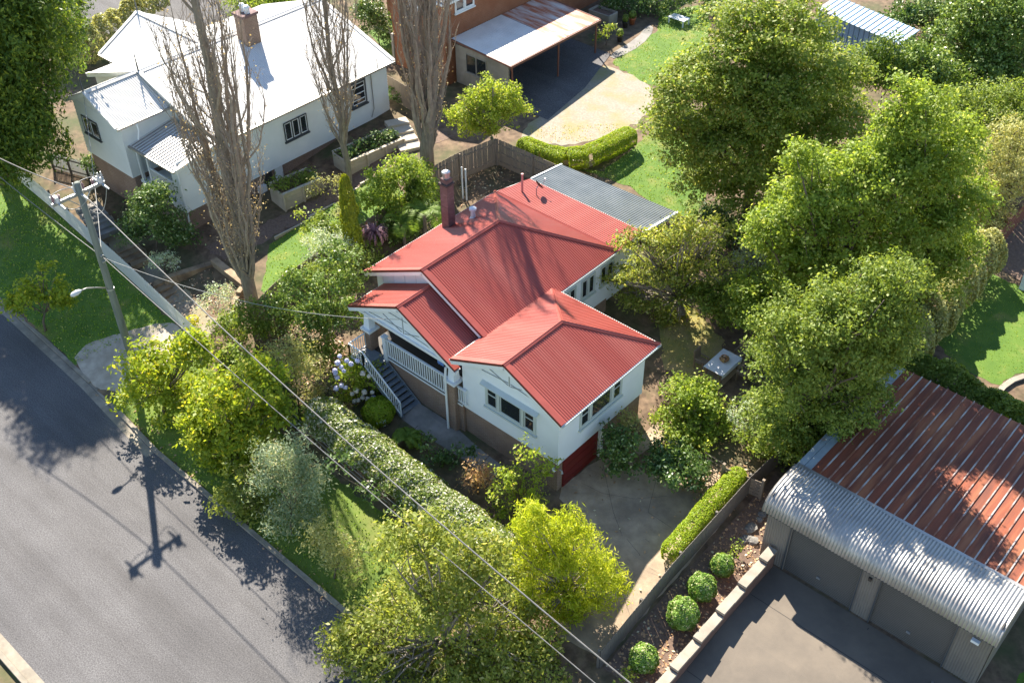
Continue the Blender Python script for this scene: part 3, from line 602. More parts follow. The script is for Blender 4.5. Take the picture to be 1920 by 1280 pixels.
# garage door under the wing and its pale column
m = MB(); nd_ = 4
gd = MB().box(13.615, 13.66, -1.2, 1.25, 1.35, 3.25).build('garage_door', MT['red_door'], H)
for i in range(4): MB().box(13.662, 13.672, -1.17, 1.22, 1.42+i*.455, 1.42+i*.455+.42).build('door_panel', MT['red_door'], gd)
MB().box(13.64, 13.76, 1.27, 1.5, .9, 3.28).build('column', MT['white_trim'], H)
m = MB().tube([(13.72, -1.5, 2.95), (13.85, -1.52, 3.0), (13.9, -1.55, 2.88)], [.03, .03, .06], 8); m.build('wall_lamp', MT['steel'], H)
# chimney, flues, dish
ch = MB().box(.62, 1.1, 4.82, 5.3, 5.8, 9.0); cc = ch.build('chimney', MT['old_brick'], H)
MB().box(.57, 1.15, 4.77, 5.35, 9.002, 9.1).build('chimney_collar', M('sooty_brick', (.05, .04, .04), (.09, .065, .06), 4, .9), cc)
mm = MB().box(.65, 1.07, 4.85, 5.27, 9.102, 9.35); mm.build('chimney_top', MT['old_brick'], cc)
MB().lathe((.86, 5.06, 9.35), [(.17, 0), (.17, .22), (.21, .24), (.21, .36), (.1, .42)]).build('chimney_cowl', MT['steel'], cc)
MB().lathe((1.75, 5.93, 6.85), [(.22, 0), (.12, .22), (.11, .55), (.19, .6), (.19, .7), (.08, .76)], 12).build('roof_flue', MT['white_trim'], H)
MB().lathe((.95, 10.6, 5.8), [(.06, 0), (.06, 1.15), (.075, 1.16), (.075, 1.25)], 10).build('vent_pipe', M('pinkish_pipe', (.45, .25, .25), (.38, .2, .2), 3, .6), H)
dm = MB(); c0 = np.array([1.75, 11.0, 6.45]); ax = np.array([.25, .78, .57]); ax /= np.linalg.norm(ax); a1 = np.cross(ax, (0, 0, 1)); a1 /= np.linalg.norm(a1); a2 = np.cross(a1, ax)
for rr_, dp in ((.02, 0), (.2, .03), (.36, .1)):
    dm.v += [tuple(c0+ax*dp+rr_*(a1*math.cos(t)*.85+a2*math.sin(t))) for t in np.linspace(0, 2*math.pi, 20, endpoint=False)]
for i in range(2):
    for j in range(20): dm.f.append((i*20+j, i*20+(j+1) % 20, (i+1)*20+(j+1) % 20, (i+1)*20+j))
ds = dm.build('satellite_dish', MT['dark'], H, True)
MB().tube([(1.7, 10.9, 5.8), (1.7, 10.9, 6.3), c0], .03, 6).build('dish_mast', MT['steel'], ds); MB().tube([c0-a2*.3, c0+ax*.5], .015, 5).build('dish_arm', MT['steel'], ds); MB().lathe(c0+ax*.5-np.array([0, 0, .06]), [(.04, 0), (.05, .1)], 8).build('dish_receiver', MT['white_trim'], ds)

tw = MB(); nn_ = 15
tw.v = [(6.15+.035*math.sin(i*1.7)*0+i*.028, -1.25+.03*math.sin(i*1.35)+d, z) for d in (0, .012) for z in (4.55, 5.42) for i in range(nn_)]
for d in (0, 2*nn_): tw.f += [(d+i, d+i+1, d+nn_+i+1, d+nn_+i) for i in range(nn_-1)]
tw.f += [(i, i+1, 2*nn_+i+1, 2*nn_+i) for i in range(nn_-1)]+[(nn_+i, nn_+i+1, 3*nn_+i+1, 3*nn_+i) for i in range(nn_-1)]
tag(tw.build('hanging_towel', M('blue_towel', (.16, .30, .62), (.22, .38, .70), 3, .9)), 'blue towel hanging in the shade of the front porch', 'towel')

# ---------------------------------------------------------------- the white neighbouring house
N_ = thing('white_neighbour_house', 'cream weatherboard house with white iron roof and dark window trim at upper left', 'house', (-18, 5, 2.5))
wr = MT['white_roof']
def nslope(poly, e, mat=wr, **k_):
    o = corr(poly, e, **k_).build('roof_slope', mat, N_); under(poly).build('roof_lining', MT['boards'], o); return o
RU, RZ, EZ = -19.2, 10.0, 7.82
nslope([(RU, 1, RZ), (-12.75, 1, EZ), (-12.75, 14.3, EZ), (RU, 14.3, RZ)], (0, 1, 0), amp=.012)
nslope([(RU, 1, RZ), (-25.6, 1, EZ), (-25.6, 14.3, EZ), (RU, 14.3, RZ)], (0, 1, 0), amp=.012)
nslope([(-19.4, -2.35, 9.98), (-16.75, -2.35, 8.7), (-16.75, 1.05, 8.7), (-19.4, 1.05, 9.98)], (0, 1, 0), pitch=.14)
nslope([(-19.4, -2.35, 9.98), (-22.1, -2.35, 8.7), (-22.1, 1.05, 8.7), (-19.4, 1.05, 9.98)], (0, 1, 0), pitch=.14)
pr = [(-17.0, -1.75, 7.4), (-12.75, -1.75, 7.4), (-12.75, 1.0, 7.85), (-17.0, 1.0, 7.85)]
for i in range(17):
    a = -17.0+i*.25; MB().poly([(a, -1.75, 7.4), (a+.24, -1.75, 7.4), (a+.24, 1.0, 7.85), (a, 1.0, 7.85)], .02).build('porch_roof_sheet', wr, N_)
    MB().beam((a+.245, -1.75, 7.425), (a+.245, 1.0, 7.875), .06, .05).build('porch_roof_rib', MT['galv'], N_)
under(pr, .05).build('porch_lining', MT['boards'], N_)
nslope([(-27.4, 3.0, 7.8), (-20.5, 3.0, 7.8), (-20.5, 6.2, 9.5), (-27.4, 6.2, 9.5)], (1, 0, 0), amp=.01); nslope([(-27.4, 9.4, 7.8), (-20.5, 9.4, 7.8), (-20.5, 6.2, 9.5), (-27.4, 6.2, 9.5)], (1, 0, 0), amp=.01)
for a, b in (((RU, .95, RZ), (RU, 14.3, RZ)), ((-19.4, -2.4, 9.98), (-19.4, 1, 9.98)), ((-27.4, 6.2, 9.5), (-20.6, 6.2, 9.5))): capline(a, b, .34, N_, wr)
for a, b in (((RU, 1.02, RZ), (-12.75, 1.02, EZ)), ((RU, 1.02, RZ), (-25.6, 1.02, EZ)), ((-19.4, -2.33, 9.98), (-16.75, -2.33, 8.7)), ((-19.4, -2.33, 9.98), (-22.1, -2.33, 8.7)), ((-12.78, -1.72, 7.4), (-12.78, 1, 7.85)), ((RU, 14.3, RZ), (-12.75, 14.3, EZ)), ((-27.4, 3, 7.8), (-27.4, 6.2, 9.5))):
    a = np.array(a); b = np.array(b); capline(a, b, .24, N_, wr, 'barge_cap', .04); MB().beam(a+(0, -.02, -.12), b+(0, -.02, -.12), .05, .2).build('barge_board', MT['slate_trim'] if a[1] > 14 else MT['boards'], N_)
for a, b, o_ in (((-12.75, 1, EZ), (-12.75, 14.3, EZ), (.06, 0)), ((-16.75, -2.35, 8.7), (-16.75, 1, 8.7), (.06, 0)), ((-17, -1.75, 7.38), (-12.75, -1.75, 7.38), (0, -.06)), ((-27.4, 3, 7.8), (-21, 3, 7.8), (0, -.06))):
    MB().beam((a[0]+o_[0], a[1]+o_[1], a[2]-.05), (b[0]+o_[0], b[1]+o_[1], b[2]-.05), .12, .11).build('gutter', MT['galv'], N_)
bd = MT['boards']
MB().box(-25.3, -13.1, 1.35, 13.9, 4.5, 7.8).build('house_core', bd, N_)
lapwall(Face('u', -13.1, 1), -1.4, 13.9, 4.5, 7.62, 17, bd, N_)
MB().box(-13.3, -13.11, -1.4, 1.34, 4.5, 7.5).build('porch_side_wall', bd, N_)
MB().poly([(-13.2, 1.34, 7.8), (-25.2, 1.34, 7.8), (RU, 1.34, 9.85)], .1, (0, -1, 0)).build('gable_wall', bd, N_)
MB().box(-21.7, -17.0, -2.0, 1.3, 5.4, 8.75).build('front_room', bd, N_)
MB().poly([(-17.0, -1.995, 8.75), (-21.7, -1.995, 8.75), (-19.4, -1.995, 9.85)], .1, (0, -1, 0)).build('gable_wall', bd, N_)
lapwall(Face('v', -2.0, -1), -21.7, -17.0, 5.4, 8.7, 16, bd, N_)
MB().box(-27.0, -25.4, 3.3, 9.1, 3.5, 7.75).build('side_wing', bd, N_)
MB().box(-21.6, -17.1, -1.9, 1.2, 1.2, 5.39).build('brick_base', MT['brick'], N_); MB().box(-17.08, -13.2, -1.45, 13.7, 1.2, 4.49).build('brick_base', MT['brick'], N_)
MB().box(-17.0, -13.15, -1.5, 1.3, 4.495, 5.1).build('porch_floor', bd, N_); MB().box(-17.05, -13.1, -1.6, -1.505, 4.95, 5.12).build('porch_edge', MT['white_trim'], N_)
MB().box(-16.95, -16.8, -1.55, -1.4, 5.1, 7.35).build('porch_post', bd, N_); MB().box(-15.98, -15.84, -1.55, -1.4, 5.1, 7.35).build('porch_post', bd, N_); MB().box(-13.65, -13.12, -1.5, -1.38, 5.1, 7.35).build('porch_pillar', bd, N_)
o = MB().box(-15.83, -13.66, -1.52, -1.44, 6.2, 6.28).build('porch_rail', MT['white_trim'], N_); MB().box(-15.83, -13.66, -1.5, -1.46, 5.2, 5.26).build('bottom_rail', MT['white_trim'], o)
for i in range(20): u = -15.78+i*.109; MB().box(u-.03, u+.03, -1.495, -1.465, 5.262, 6.198).build('baluster', MT['picket'], o)
NF = Face('u', -13.035, 1)
window(N_, NF, 5.72, 7.42, 5.82, 7.0, (0, .34, .67, 1), MT['slate_trim'], MT['glass'], sash=MT['white_trim'], fw=.06)
window(N_, NF, 10.85, 12.1, 5.85, 7.45, (0, 1), MT['slate_trim'], MT['glass'], ((.25, .5, .75),), sash=MT['white_trim'], fw=.12)
window(N_, Face('v', -2.065, -1), -21.1, -19.5, 6.85, 7.95, (0, .5, 1), MT['slate_trim'], MT['glass'], sash=MT['white_trim'], fw=.07)
MB().tube([(-12.98, 12.55, 7.7), (-12.98, 12.55, 5.2), (-12.98, 12.3, 4.7)], .03, 6).build('downpipe', MT['galv'], N_); MB().tube([(-13.0, -1.48, 7.3), (-12.95, -1.5, 7.0), (-12.95, -1.5, 1.9)], .06, 8).build('downpipe', MT['white_trim'], N_)
MB().tube([(-16.65, -1.2, 8.6), (-16.6, -1.2, 8.2), (-16.6, -1.35, 7.7)], .05, 6).build('downpipe', MT['white_trim'], N_)
MB().tube([(-12.7, 12.9, 7.7), (-12.7, 12.9, 8.5)], .025, 5).build('vent_pipe', MT['galv'], N_)
c = MB().box(-18.75, -17.85, 7.5, 8.5, 9.2, 11.3).build('chimney', MT['brick'], N_); MB().box(-18.83, -17.77, 7.42, 8.58, 11.302, 11.45).build('chimney_collar', MT['old_brick'], c)
for du in (-.22, .22): MB().lathe((-18.3+du, 8, 11.45), [(.17, 0), (.15, .3), (.2, .33), (.12, .45)], 10).build('chimney_pot', MT['white_trim'], c)
for p in ((RU, 1.0, RZ), (-19.4, -2.35, 9.98), (-27.4, 6.2, 9.5)): MB().tube([p, (p[0], p[1], p[2]+.35), (p[0], p[1], p[2]+1.05)], [.05, .05, .015], 6).build('finial', MT['slate_trim'], N_)
for v in (3.9, 4.7): MB().box(-13.15, -13.1, v, v+.55, 3.2, 4.45).build('under_floor_door', MT['dark'] if v < 4 else MT['boards'], N_)
MB().box(-13.1, -12.85, 3.3, 3.8, 3.3, 3.9).build('meter_box', MT['white_trim'], N_)
N_.scale = (1.033, 1.033, 1.033); N_.location = (-19.70, 6.04, 1.345)   # surveyed size and stand of the finished house
def NH(p): return np.array([-19.70, 6.04, 1.345])+1.033*(np.array(p)-np.array([-18, 5, 2.5]))

# ---------------------------------------------------------------- double garage with rusted roof
GA = thing('double_garage', 'double garage with rusted iron roof, curved zinc awning and charcoal roller doors', 'garage', (26.7, 2, .8))
gc = MT['garage_clad']
x0, x1, yb = 21.9, 31.5, 12.75
def rz_(v): return 4.62-(v-4.0)*.035
pan = .41; i = 0; u = x0+.55
MB().poly([(x0-.05, 4.0, rz_(4)+.03), (x0+.22, 4.0, rz_(4)+.03), (x0+.22, yb, rz_(yb)+.03), (x0-.05, yb, rz_(yb)+.03)], .08).build('edge_flashing', MT['flash'], GA)
MB().poly([(x0+.235, 4.0, rz_(4)), (x0+.545, 4.0, rz_(4)), (x0+.545, yb, rz_(yb)), (x0+.235, yb, rz_(yb))], .03).build('roof_sheet', MT['flash'], GA)
while u < x1-.05:
    e_ = min(u+pan, x1+.05)
    s = MB().poly([(u, 4.0, rz_(4)), (e_-.03, 4.0, rz_(4)), (e_-.03, yb, rz_(yb)), (u, yb, rz_(yb))], .025).build('roof_sheet', MT['rust_roof'], GA)
    V = []
    for v in (4.0, yb): V += [(e_-.055, v, rz_(v)+.002), (e_-.045, v, rz_(v)+.055), (e_+.0, v, rz_(v)+.055), (e_+.012, v, rz_(v)+.002)]
    MB().add(V, [(0, 1, 5, 4), (1, 2, 6, 5), (2, 3, 7, 6), (0, 3, 2, 1), (4, 5, 6, 7)]).build('roof_rib', MT['zinc_rib'], GA)
    MB().box(u+.17, u+.2, 4.0, 4.001, 4.5, 4.501)
    u += pan
MB().poly([(x0, 4, rz_(4)-.05), (x1, 4, rz_(4)-.05), (x1, yb, rz_(yb)-.05), (x0, yb, rz_(yb)-.05)], .05).build('roof_lining', gc, GA)
MB().beam((x0, 4.0, 4.66), (x1+.05, 4.0, 4.66), .16, .05).build('seam_flashing', MT['galv'], GA)
# bullnose: profile from the seam forward and down
prof = [(3.95, 4.68), (3.3, 4.72), (2.75, 4.72), (2.3, 4.65), (1.95, 4.5), (1.72, 4.28), (1.6, 4.02), (1.58, 3.82)]
pf_ = []
for i in range(len(prof)-1):
    for t in (0, .5): pf_.append((np.array(prof[i])*(1-t)+np.array(prof[i+1])*t))
pf_.append(np.array(prof[-1]))
uu = np.arange(x0-.05, x1+.06, .125/6*1.12); V = []
for u in uu:
    w_ = .022*math.sin(2*math.pi*u/.14)
    for q in range(len(pf_)):
        a = pf_[max(q-1, 0)]; b = pf_[min(q+1, len(pf_)-1)]; d = (b-a)/np.linalg.norm(b-a); n = np.array([-d[1], d[0]]); n = n if n[1] > 0 or n[0] < 0 else -n
        V.append((u, pf_[q][0]+(-abs(n[0]))*w_, pf_[q][1]+abs(n[1])*w_))
nq = len(pf_)
aw = MB().add(V, [(i*nq+q, (i+1)*nq+q, (i+1)*nq+q+1, i*nq+q+1) for i in range(len(uu)-1) for q in range(nq-1)]).build('curved_awning', MT['galv'], GA, True)
for u in (x0-.06, x1+.05): MB().poly([(u, p[0], p[1]-.02) for p in prof]+[(u, 3.95, 3.82)], .05, (1, 0, 0)).build('awning_cheek', gc, GA)
MB().box(x0, x1, 1.66, 1.74, 3.68, 3.84).build('awning_fascia', MT['slate_trim'], GA)
def ribwall(poly_a, face, z0, z1, name='cladding'):
    a0, a1 = poly_a; m = MB(); V = []; aa = np.arange(a0, a1+.001, .1/4)
    for a in aa:
        w_ = .012*math.sin(2*math.pi*a/.1); V += [face.pt(a, z0, w_), face.pt(a, z1, w_)]
    return m.add(V, [(2*i, 2*i+1, 2*i+3, 2*i+2) for i in range(len(aa)-1)]).build(name, gc, GA)
GF = Face('v', 1.85, -1)
for a0, a1 in ((x0+.1, 23.15), (26.17, 27.08), (30.08, x1-.05)): ribwall((a0, a1), GF, .6, 3.9)
for a0, a1 in ((23.1, 26.2), (27.05, 30.1)):
    m = MB(); nn = 34; z0, z1 = .75, 3.9; V = []
    for i in range(nn*4+1):
        z = z0+(z1-z0)*i/(nn*4); w_ = .010*math.sin(2*math.pi*i/4); V += [(a0, 1.93-w_, z), (a1, 1.93-w_, z)]
    d = MB().add(V, [(2*i, 2*i+1, 2*i+3, 2*i+2) for i in range(nn*4)]).build('roller_door', MT['roller'], GA)
    MB().box(a0, a1, 1.88, 1.95, .72, .82).build('door_bottom_bar', MT['dark'], d); MB().box((a0+a1)/2-.08, (a0+a1)/2+.08, 1.86, 1.9, 1.5, 1.6).build('door_handle', MT['steel'], d)
    for a in (a0-.04, a1+.0): MB().box(a, a+.05, 1.8, 1.9, .72, 3.9).build('door_track', MT['slate_trim'], d)
ribwall((1.9, yb), Face('u', x0+.08, -1), .6, 4.6); ribwall((1.9, yb), Face('u', x1-.05, 1), .6, 4.6); ribwall((x0+.1, x1-.05), Face('v', yb-.1, 1), .6, 4.3)
MB().box(30.7, 31.0, 1.64, 1.8, 3.3, 3.42).build('security_light', MT['white_trim'], GA)
MB().box(26.55, 26.68, 1.74, 1.84, 3.2, 3.35).build('sensor', MT['dark'], GA)
# block wall stepping beside the apron
BW = thing('block_wall', 'stepped red-brown block wall with pale capping blocks beside the garage apron', 'wall', (22.6, -2, .5))
for i in range(13):
    v = 1.7-i*.78; zt = 1.95-i*.075+(-.12 if i % 2 else 0.); zb_ = tz(22.6, v)-.3
    MB().box(22.42, 22.74, v-.775, v, zb_, zt-.14).build('wall_block', MT['red_block'], BW); MB().box(22.38, 22.78, v-.77, v-.005, zt-.137, zt).build('capping_block', MT['block'], BW)
MB().box(31.0, 31.12, .2, 1.6, .6, 1.9)
ST = thing('steel_post', 'short pale steel post leaning at the garage corner', 'post', (30.2, .5, .7)); MB().beam((30.15, 1.2, .7), (30.35, -.2, 1.5), .08, .08).build('rail', MT['galv'], ST)

# ---------------------------------------------------------------- carport, brick house, blue shed
CP = thing('carport', 'flat-roofed carport with half pale and half rusty iron roof and grey side wall', 'carport', (-11, 25, 4.3))
rib = (.19, .05, .018)
zc0, zc1 = 6.72, 7.0
def cz(u): return zc0+(u+8.4)*(zc1-zc0)/(-5.2)
for va, vb, mt in ((20.1, 25.0, 'carport_white'), (25.02, 29.2, 'carport_rust')):
    pl = [(-8.4, va, cz(-8.4)), (-13.55, va, cz(-13.55)), (-13.55, vb, cz(-13.55)), (-8.4, vb, cz(-8.4))]
    corr(pl, (0, 1, 0), .17, .012).build('roof_sheet', MT[mt], CP); under(pl).build('roof_lining', MT['dark'], CP)
MB().beam((-8.35, 20.05, 6.62), (-8.35, 29.25, 6.62), .1, .16).build('front_gutter', MT['rust_steel'], CP); MB().beam((-8.4, 29.24, 6.68), (-13.5, 29.24, 6.95), .06, .14).build('side_fascia', MT['rust_steel'], CP); MB().beam((-8.4, 20.08, 6.65), (-13.5, 20.08, 6.92), .05, .1).build('side_fascia', MT['rust_steel'], CP)
for v in (20.45, 25.05, 29.05): MB().tube([(-8.55, v, tz(-8.5, v)-.1), (-8.55, v, 6.6)], .06, 8).build('post', MT['rust_steel'], CP)
MB().box(-13.4, -8.75, 20.3, 20.42, 3.9, 6.6).build('side_wall', MT['fibro'], CP); MB().box(-13.4, -13.3, 20.43, 29, 3.9, 6.8).build('back_wall', MT['fibro'], CP)
window(CP, Face('v', 20.3, -1), -12.45, -10.6, 4.95, 6.25, (0, .5, 1), MT['fibro'], MT['glass'], sash=MT['slate_trim'], fw=.05)
MB().tube([(-8.45, 20.2, 6.5), (-8.45, 20.35, 6.2), (-8.5, 20.35, 4.3)], .05, 6).build('downpipe', MT['rust_steel'], CP)
BH = thing('brick_house', 'orange brick house at the top edge behind the carport', 'house', (-16, 27, 4.4))
MB().box(-18.6, -13.6, 19.6, 45, 3.8, 9.6).build('wall', MT['orange_brick'], BH); MB().box(-24, -18.62, 24, 45, 3.8, 9.6).build('wall', MT['orange_brick'], BH)
MB().box(-18.75, -18.55, 19.5, 24, 3.8, 6.0).build('side_wall', MT['fibro'], BH)
nq = [(-19, 19.2, 9.62), (-13.2, 19.2, 9.62), (-13.2, 46, 9.62), (-19, 46, 9.62)]
MB().poly(nq, .15).build('eave', MT['white_trim'], BH); corr([(-19, 19.2, 9.7), (-16.1, 19.2, 11), (-16.1, 46, 11), (-19, 46, 9.7)], (0, 1, 0)).build('roof_slope', MT['galv'], BH); corr([(-13.2, 19.2, 9.7), (-16.1, 19.2, 11), (-16.1, 46, 11), (-13.2, 46, 9.7)], (0, 1, 0)).build('roof_slope', MT['galv'], BH)
window(BH, Face('v', 19.6, -1), -17.6, -15.9, 8.4, 9.4, (0, 1), MT['white_trim'], MT['cloth'], fw=.1); window(BH, Face('u', -13.6, 1), 20.6, 22.4, 8.5, 9.45, (0, .5, 1), MT['white_trim'], MT['glass'], fw=.1)
MB().box(-17.0, -16.75, 19.54, 19.6, 6.6, 6.9).build('wall_vent', MT['white_trim'], BH)
SH_ = thing('blue_shed', 'pale blue iron shed with rust-streaked roof at the top right', 'shed', (5, 42, 4.5))
sq = [(1.6, 40.7, 6.5), (8.5, 39.2, 6.5), (8.6, 41.6, 6.75), (1.8, 43.0, 6.75)]
ev = np.array(sq[1])-np.array(sq[0]); Lh = np.linalg.norm(ev); ev /= Lh
for i in range(17):
    a = np.array(sq[0])+ev*Lh*i/17; b = np.array(sq[0])+ev*(Lh*(i+1)/17-.06); d = np.array(sq[3])-np.array(sq[0])
    MB().poly([a, b, b+d, a+d], .03).build('roof_sheet', MT['blue_roof'], SH_); MB().beam(b+ev*.03+(0, 0, .02), b+ev*.03+d+(0, 0, .02), .07, .06).build('roof_rib', MT['blue_iron'], SH_)
    m = MB(); q = a+(0, .15, -.05); q2 = b+(0, .15, -.05); zz = tz(q[0], q[1])-.2; m.poly([(q[0], q[1], zz), (q2[0], q2[1], zz), q2, q], .05, (0, -1, 0)); m.build('wall_sheet', MT['blue_iron'], SH_)
    MB().beam((q2[0]+.03, q2[1]-.03, zz), q2+(.03, -.03, 0), .06, .05).build('wall_rib', MT['blue_iron'], SH_)
MB().poly([(8.45, 39.4, 3.5), (8.55, 41.5, 3.5), (8.55, 41.5, 6.65), (8.45, 39.4, 6.4)], .05, (1, 0, 0)).build('end_wall', MT['blue_iron'], SH_)
MB().poly([(1.7, 43, 3.5), (8.5, 41.6, 3.5), (8.5, 41.6, 6.65), (1.7, 43, 6.65)], .05, (0, 1, 0)).build('back_wall', MT['blue_iron'], SH_)

# ---------------------------------------------------------------- power pole, lamp and wires
pb = np.array([-8.75, -8.69, .45])
PO = thing('power_pole', 'tall weathered timber power pole with crossarm and street lamp beside the road', 'power pole', pb)
MB().tube([pb+(0, 0, -.5), pb+(0, 0, 3), pb+(0, 0, 7), pb+(0, 0, 11.2)], [.2, .19, .165, .14], 14).build('pole_shaft', MT['pole'], PO, True)
xz = 11.05; xa = MB().box(pb[0]-.16, pb[0]-.04, -10.05, -7.4, xz-.08, xz+.06).build('crossarm', MT['steel'], PO)
for v in (-9.3, -8.1): MB().beam((pb[0]-.1, v, xz-.05), (pb[0]-.1, pb[1], xz-.75), .04, .04).build('brace', MT['steel'], xa)
for v, hh in ((-9.95, .45), (-9.65, .35), (-8.85, .55), (-8.45, .4), (-7.95, .35), (-7.6, .5), (-7.45, .5)):
    MB().lathe((pb[0]-.1, v, xz+.06), [(.03, 0), (.03, .08), (.075, .1), (.045, .15), (.075, .2), (.045, .25), (.07, .3), (.035, hh-.05), (.02, hh)], 10).build('insulator', MT['porcelain'] if hh < .5 else MT['steel'], PO)
for v in (-9.8, -8.69, -7.6):                          # fuse holders and strain insulators along the lines
    MB().tube([(pb[0]-.3, v, xz+.02), (pb[0]-.75, v, xz+.03)], [.07, .04], 8).build('strain_insulator', MT['steel'], PO); MB().tube([(pb[0]+.1, v, xz+.02), (pb[0]+.6, v, xz-.02)], [.07, .04], 8).build('strain_insulator', MT['steel'], PO)
    MB().box(pb[0]-.25, pb[0]+.05, v-.07, v+.07, xz+.05, xz+.35).build('fuse_holder', MT['lamp'], PO)
def arc(a, b, sag, n=12): return [np.array(a)*(1-t)+np.array(b)*t-np.array([0, 0, 4*sag*t*(1-t)]) for t in np.linspace(0, 1, n)]
for a, b, sg in (((pb[0]-.4, -9.8, xz), (pb[0]+.4, -8.7, xz-.2), .45), ((pb[0]+.4, -7.6, xz), (pb[0]+.1, -8.5, xz-.9), .7), ((pb[0]-.4, -8.7, xz+.3), (pb[0]-.3, -7.6, xz+.3), -.1), ((pb[0]-.4, -9.8, xz+.3), (pb[0]-.3, -8.7, xz+.2), -.12)): MB().tube(arc(a, b, sg), .018, 5).build('jumper_cable', MT['black_wire'], PO)
for z in (7.65, 7.3): MB().box(pb[0]-.24, pb[0]+.24, pb[1]-.06, pb[1]+.06, z, z+.08).build('bracket', MT['steel'], PO)
for z in (3.2, 5.6): MB().tube([pb+(0, 0, z-.45), pb+(0, 0, z-.36)], .19, 14).build('band', MT['steel'], PO)
la = MB().tube([(pb[0], pb[1]-.15, 5.75), (pb[0], pb[1]-.6, 6.05), (pb[0], pb[1]-1.1, 6.3), (pb[0], pb[1]-1.45, 6.34)], .035, 8).build('lamp_arm', MT['galv'], PO, True)
m = MB(); prof = [(.03, -.02), (.1, .08), (.135, .25), (.12, .45), (.05, .55)]
m.tube([(pb[0], pb[1]-1.38-t, 6.34-.02*t) for r_, t in prof], [r_ for r_, t in prof], 12); m.build('lamp_head', MT['lamp'], la, True)
MB().tube([pb+(.19, 0, 0), pb+(.2, 0, 2.2)], .025, 6).build('conduit', MT['black_wire'], PO)
def wire(name, label, pts, r, mat): return tag(MB().tube(pts, r, 6).build(name, MT[mat]), label, 'cable')
def span(a, b, sag, n=24, ext=1.): 
    a = np.array(a); b = a+(np.array(b)-a)*ext; return arc(a, b, sag, n)
A0 = np.array([pb[0]+.6, -8.69, xz]); wire('power_line', 'thick upper power cable running from pole crossarm to the bottom edge', span(A0, W(1207, 1280, 10.2), 1.0, ext=1.18), .026, 'wire')
wire('power_line', 'upper power cable from pole crossarm to the left edge', span((pb[0]-.75, -8.69, xz), W(0, 292, 10.9), .2, ext=1.6), .026, 'wire')
wire('power_line', 'lower bundled cable running from the pole bracket to the bottom edge', span(pb+(.2, 0, 7.2), W(1124, 1280, 7.1), .35, ext=1.2), .019, 'wire')
wire('power_line', 'lower bundled cable from the pole bracket to the left edge', span(pb+(-.2, 0, 7.2), W(0, 329, 7.5), .15, ext=1.6), .019, 'wire')
wire('service_cable', 'thin service cable from the pole up to the white house gable', span(pb+(0, .1, 7.2), NH((-19.4, -2.4, 9.7)), .3), .014, 'black_wire')
wire('service_cable', 'thin service cable from the pole to the porch gable of the red-roofed house', span(pb+(0, .1, 7.0), (4.5, -1.9, 6.65), .9), .013, 'black_wire')

# ---------------------------------------------------------------- fences
def paling_fence(name, label, pts, h, pw, mat, rails=2, rail_side=1, post=2.4, gap=.012, top='flat', postmat=None, th=.02, zoff=0.):
    c = np.mean(np.array([p[:2] for p in pts]), 0); f = thing(name, label, 'fence', (c[0], c[1], tz(*c)))
    P2 = [np.array(p[:2], float) for p in pts]; me_cache = {}
    for a, b in zip(P2[:-1], P2[1:]):
        L = np.linalg.norm(b-a); d = (b-a)/L; n = np.array([-d[1], d[0]]); k_ = max(1, int(L/pw))
        ang = math.atan2(d[1], d[0])
        w_ = L/k_-gap
        me = bpy.data.meshes.new('paling'); x, z = w_/2, h
        tp = [(-x, z), (x, z)] if top == 'flat' else [(-x, z-.06), (0, z), (x, z-.06)]
        out = [(-x, -.15), (x, -.15)]+tp[::-1]; q = len(out)
        me.from_pydata([(px_, -th/2, pz_) for px_, pz_ in out]+[(px_, th/2, pz_) for px_, pz_ in out], [], [tuple(range(q)), tuple(range(q, 2*q))[::-1]]+[(i, i+q, (i+1) % q+q, (i+1) % q) for i in range(q)])
        me.materials.append(mat)
        for i in range(k_):
            p = a+d*(i+.5)*L/k_; o = link(bpy.data.objects.new('paling', me)); o.parent = f; ORG[o.name] = ORG[f.name]
            o.location = Vector((p[0], p[1], tz(*p)+zoff+random.uniform(-.015, .015)))-f.location; o.rotation_euler = (0, random.uniform(-.012, .012), ang)
        np_ = max(1, round(L/post))
        for i in range(np_+1):
            p = a+d*L*i/np_+n*rail_side*.09; z = tz(*p); MB().beam((p[0], p[1], z-.3), (p[0], p[1], z+h*.98+zoff), .1, .1, (d[0], d[1], 0)).build('fence_post', postmat or mat, f)
            if i < np_:
                q = a+d*L*(i+1)/np_+n*rail_side*.09
                for r in range(rails):
                    hh = h*(.2+.62*r/max(1, rails-1)); MB().beam((p[0]-n[0]*rail_side*.045, p[1]-n[1]*rail_side*.045, tz(*p)+hh+zoff), (q[0]-n[0]*rail_side*.045, q[1]-n[1]*rail_side*.045, tz(*q)+hh+zoff), .04, .08).build('fence_rail', postmat or mat, f)
    return f
paling_fence('picket_fence', 'white picket fence along the street front of the white house', [(-31.5, -3.75), (-24, -4.2), (-14.2, -5.05), (-6.9, -5.75)], 1.25, .115, MT['picket'], 2, 1, 2.5, .042, 'pt', MT['dark'])
paling_fence('picket_gate', 'white picket gate and side panel under the conifer', [(-27.2, -2.0), (-24.4, -1.2), (-22.8, -.9)], 1.2, .11, MT['picket'], 2, -1, 1.4, .045, 'pt', MT['dark'])
paling_fence('paling_fence', 'brown paling fence between the two front gardens behind the camellia', [(-5.3, -3.2), (-5.65, -.9), (-5.75, 2.6), (-5.6, 8)], 1.6, .12, MT['paling'], 2, 1)
paling_fence('paling_fence', 'tall weathered paling fence running behind the chimney to the corner tree', [W(815, 308, 4.95)[:2], W(860, 288, 5.0)[:2], W(930, 262, 5.1)[:2]], 1.8, .12, MT['paling'], 2, -1)
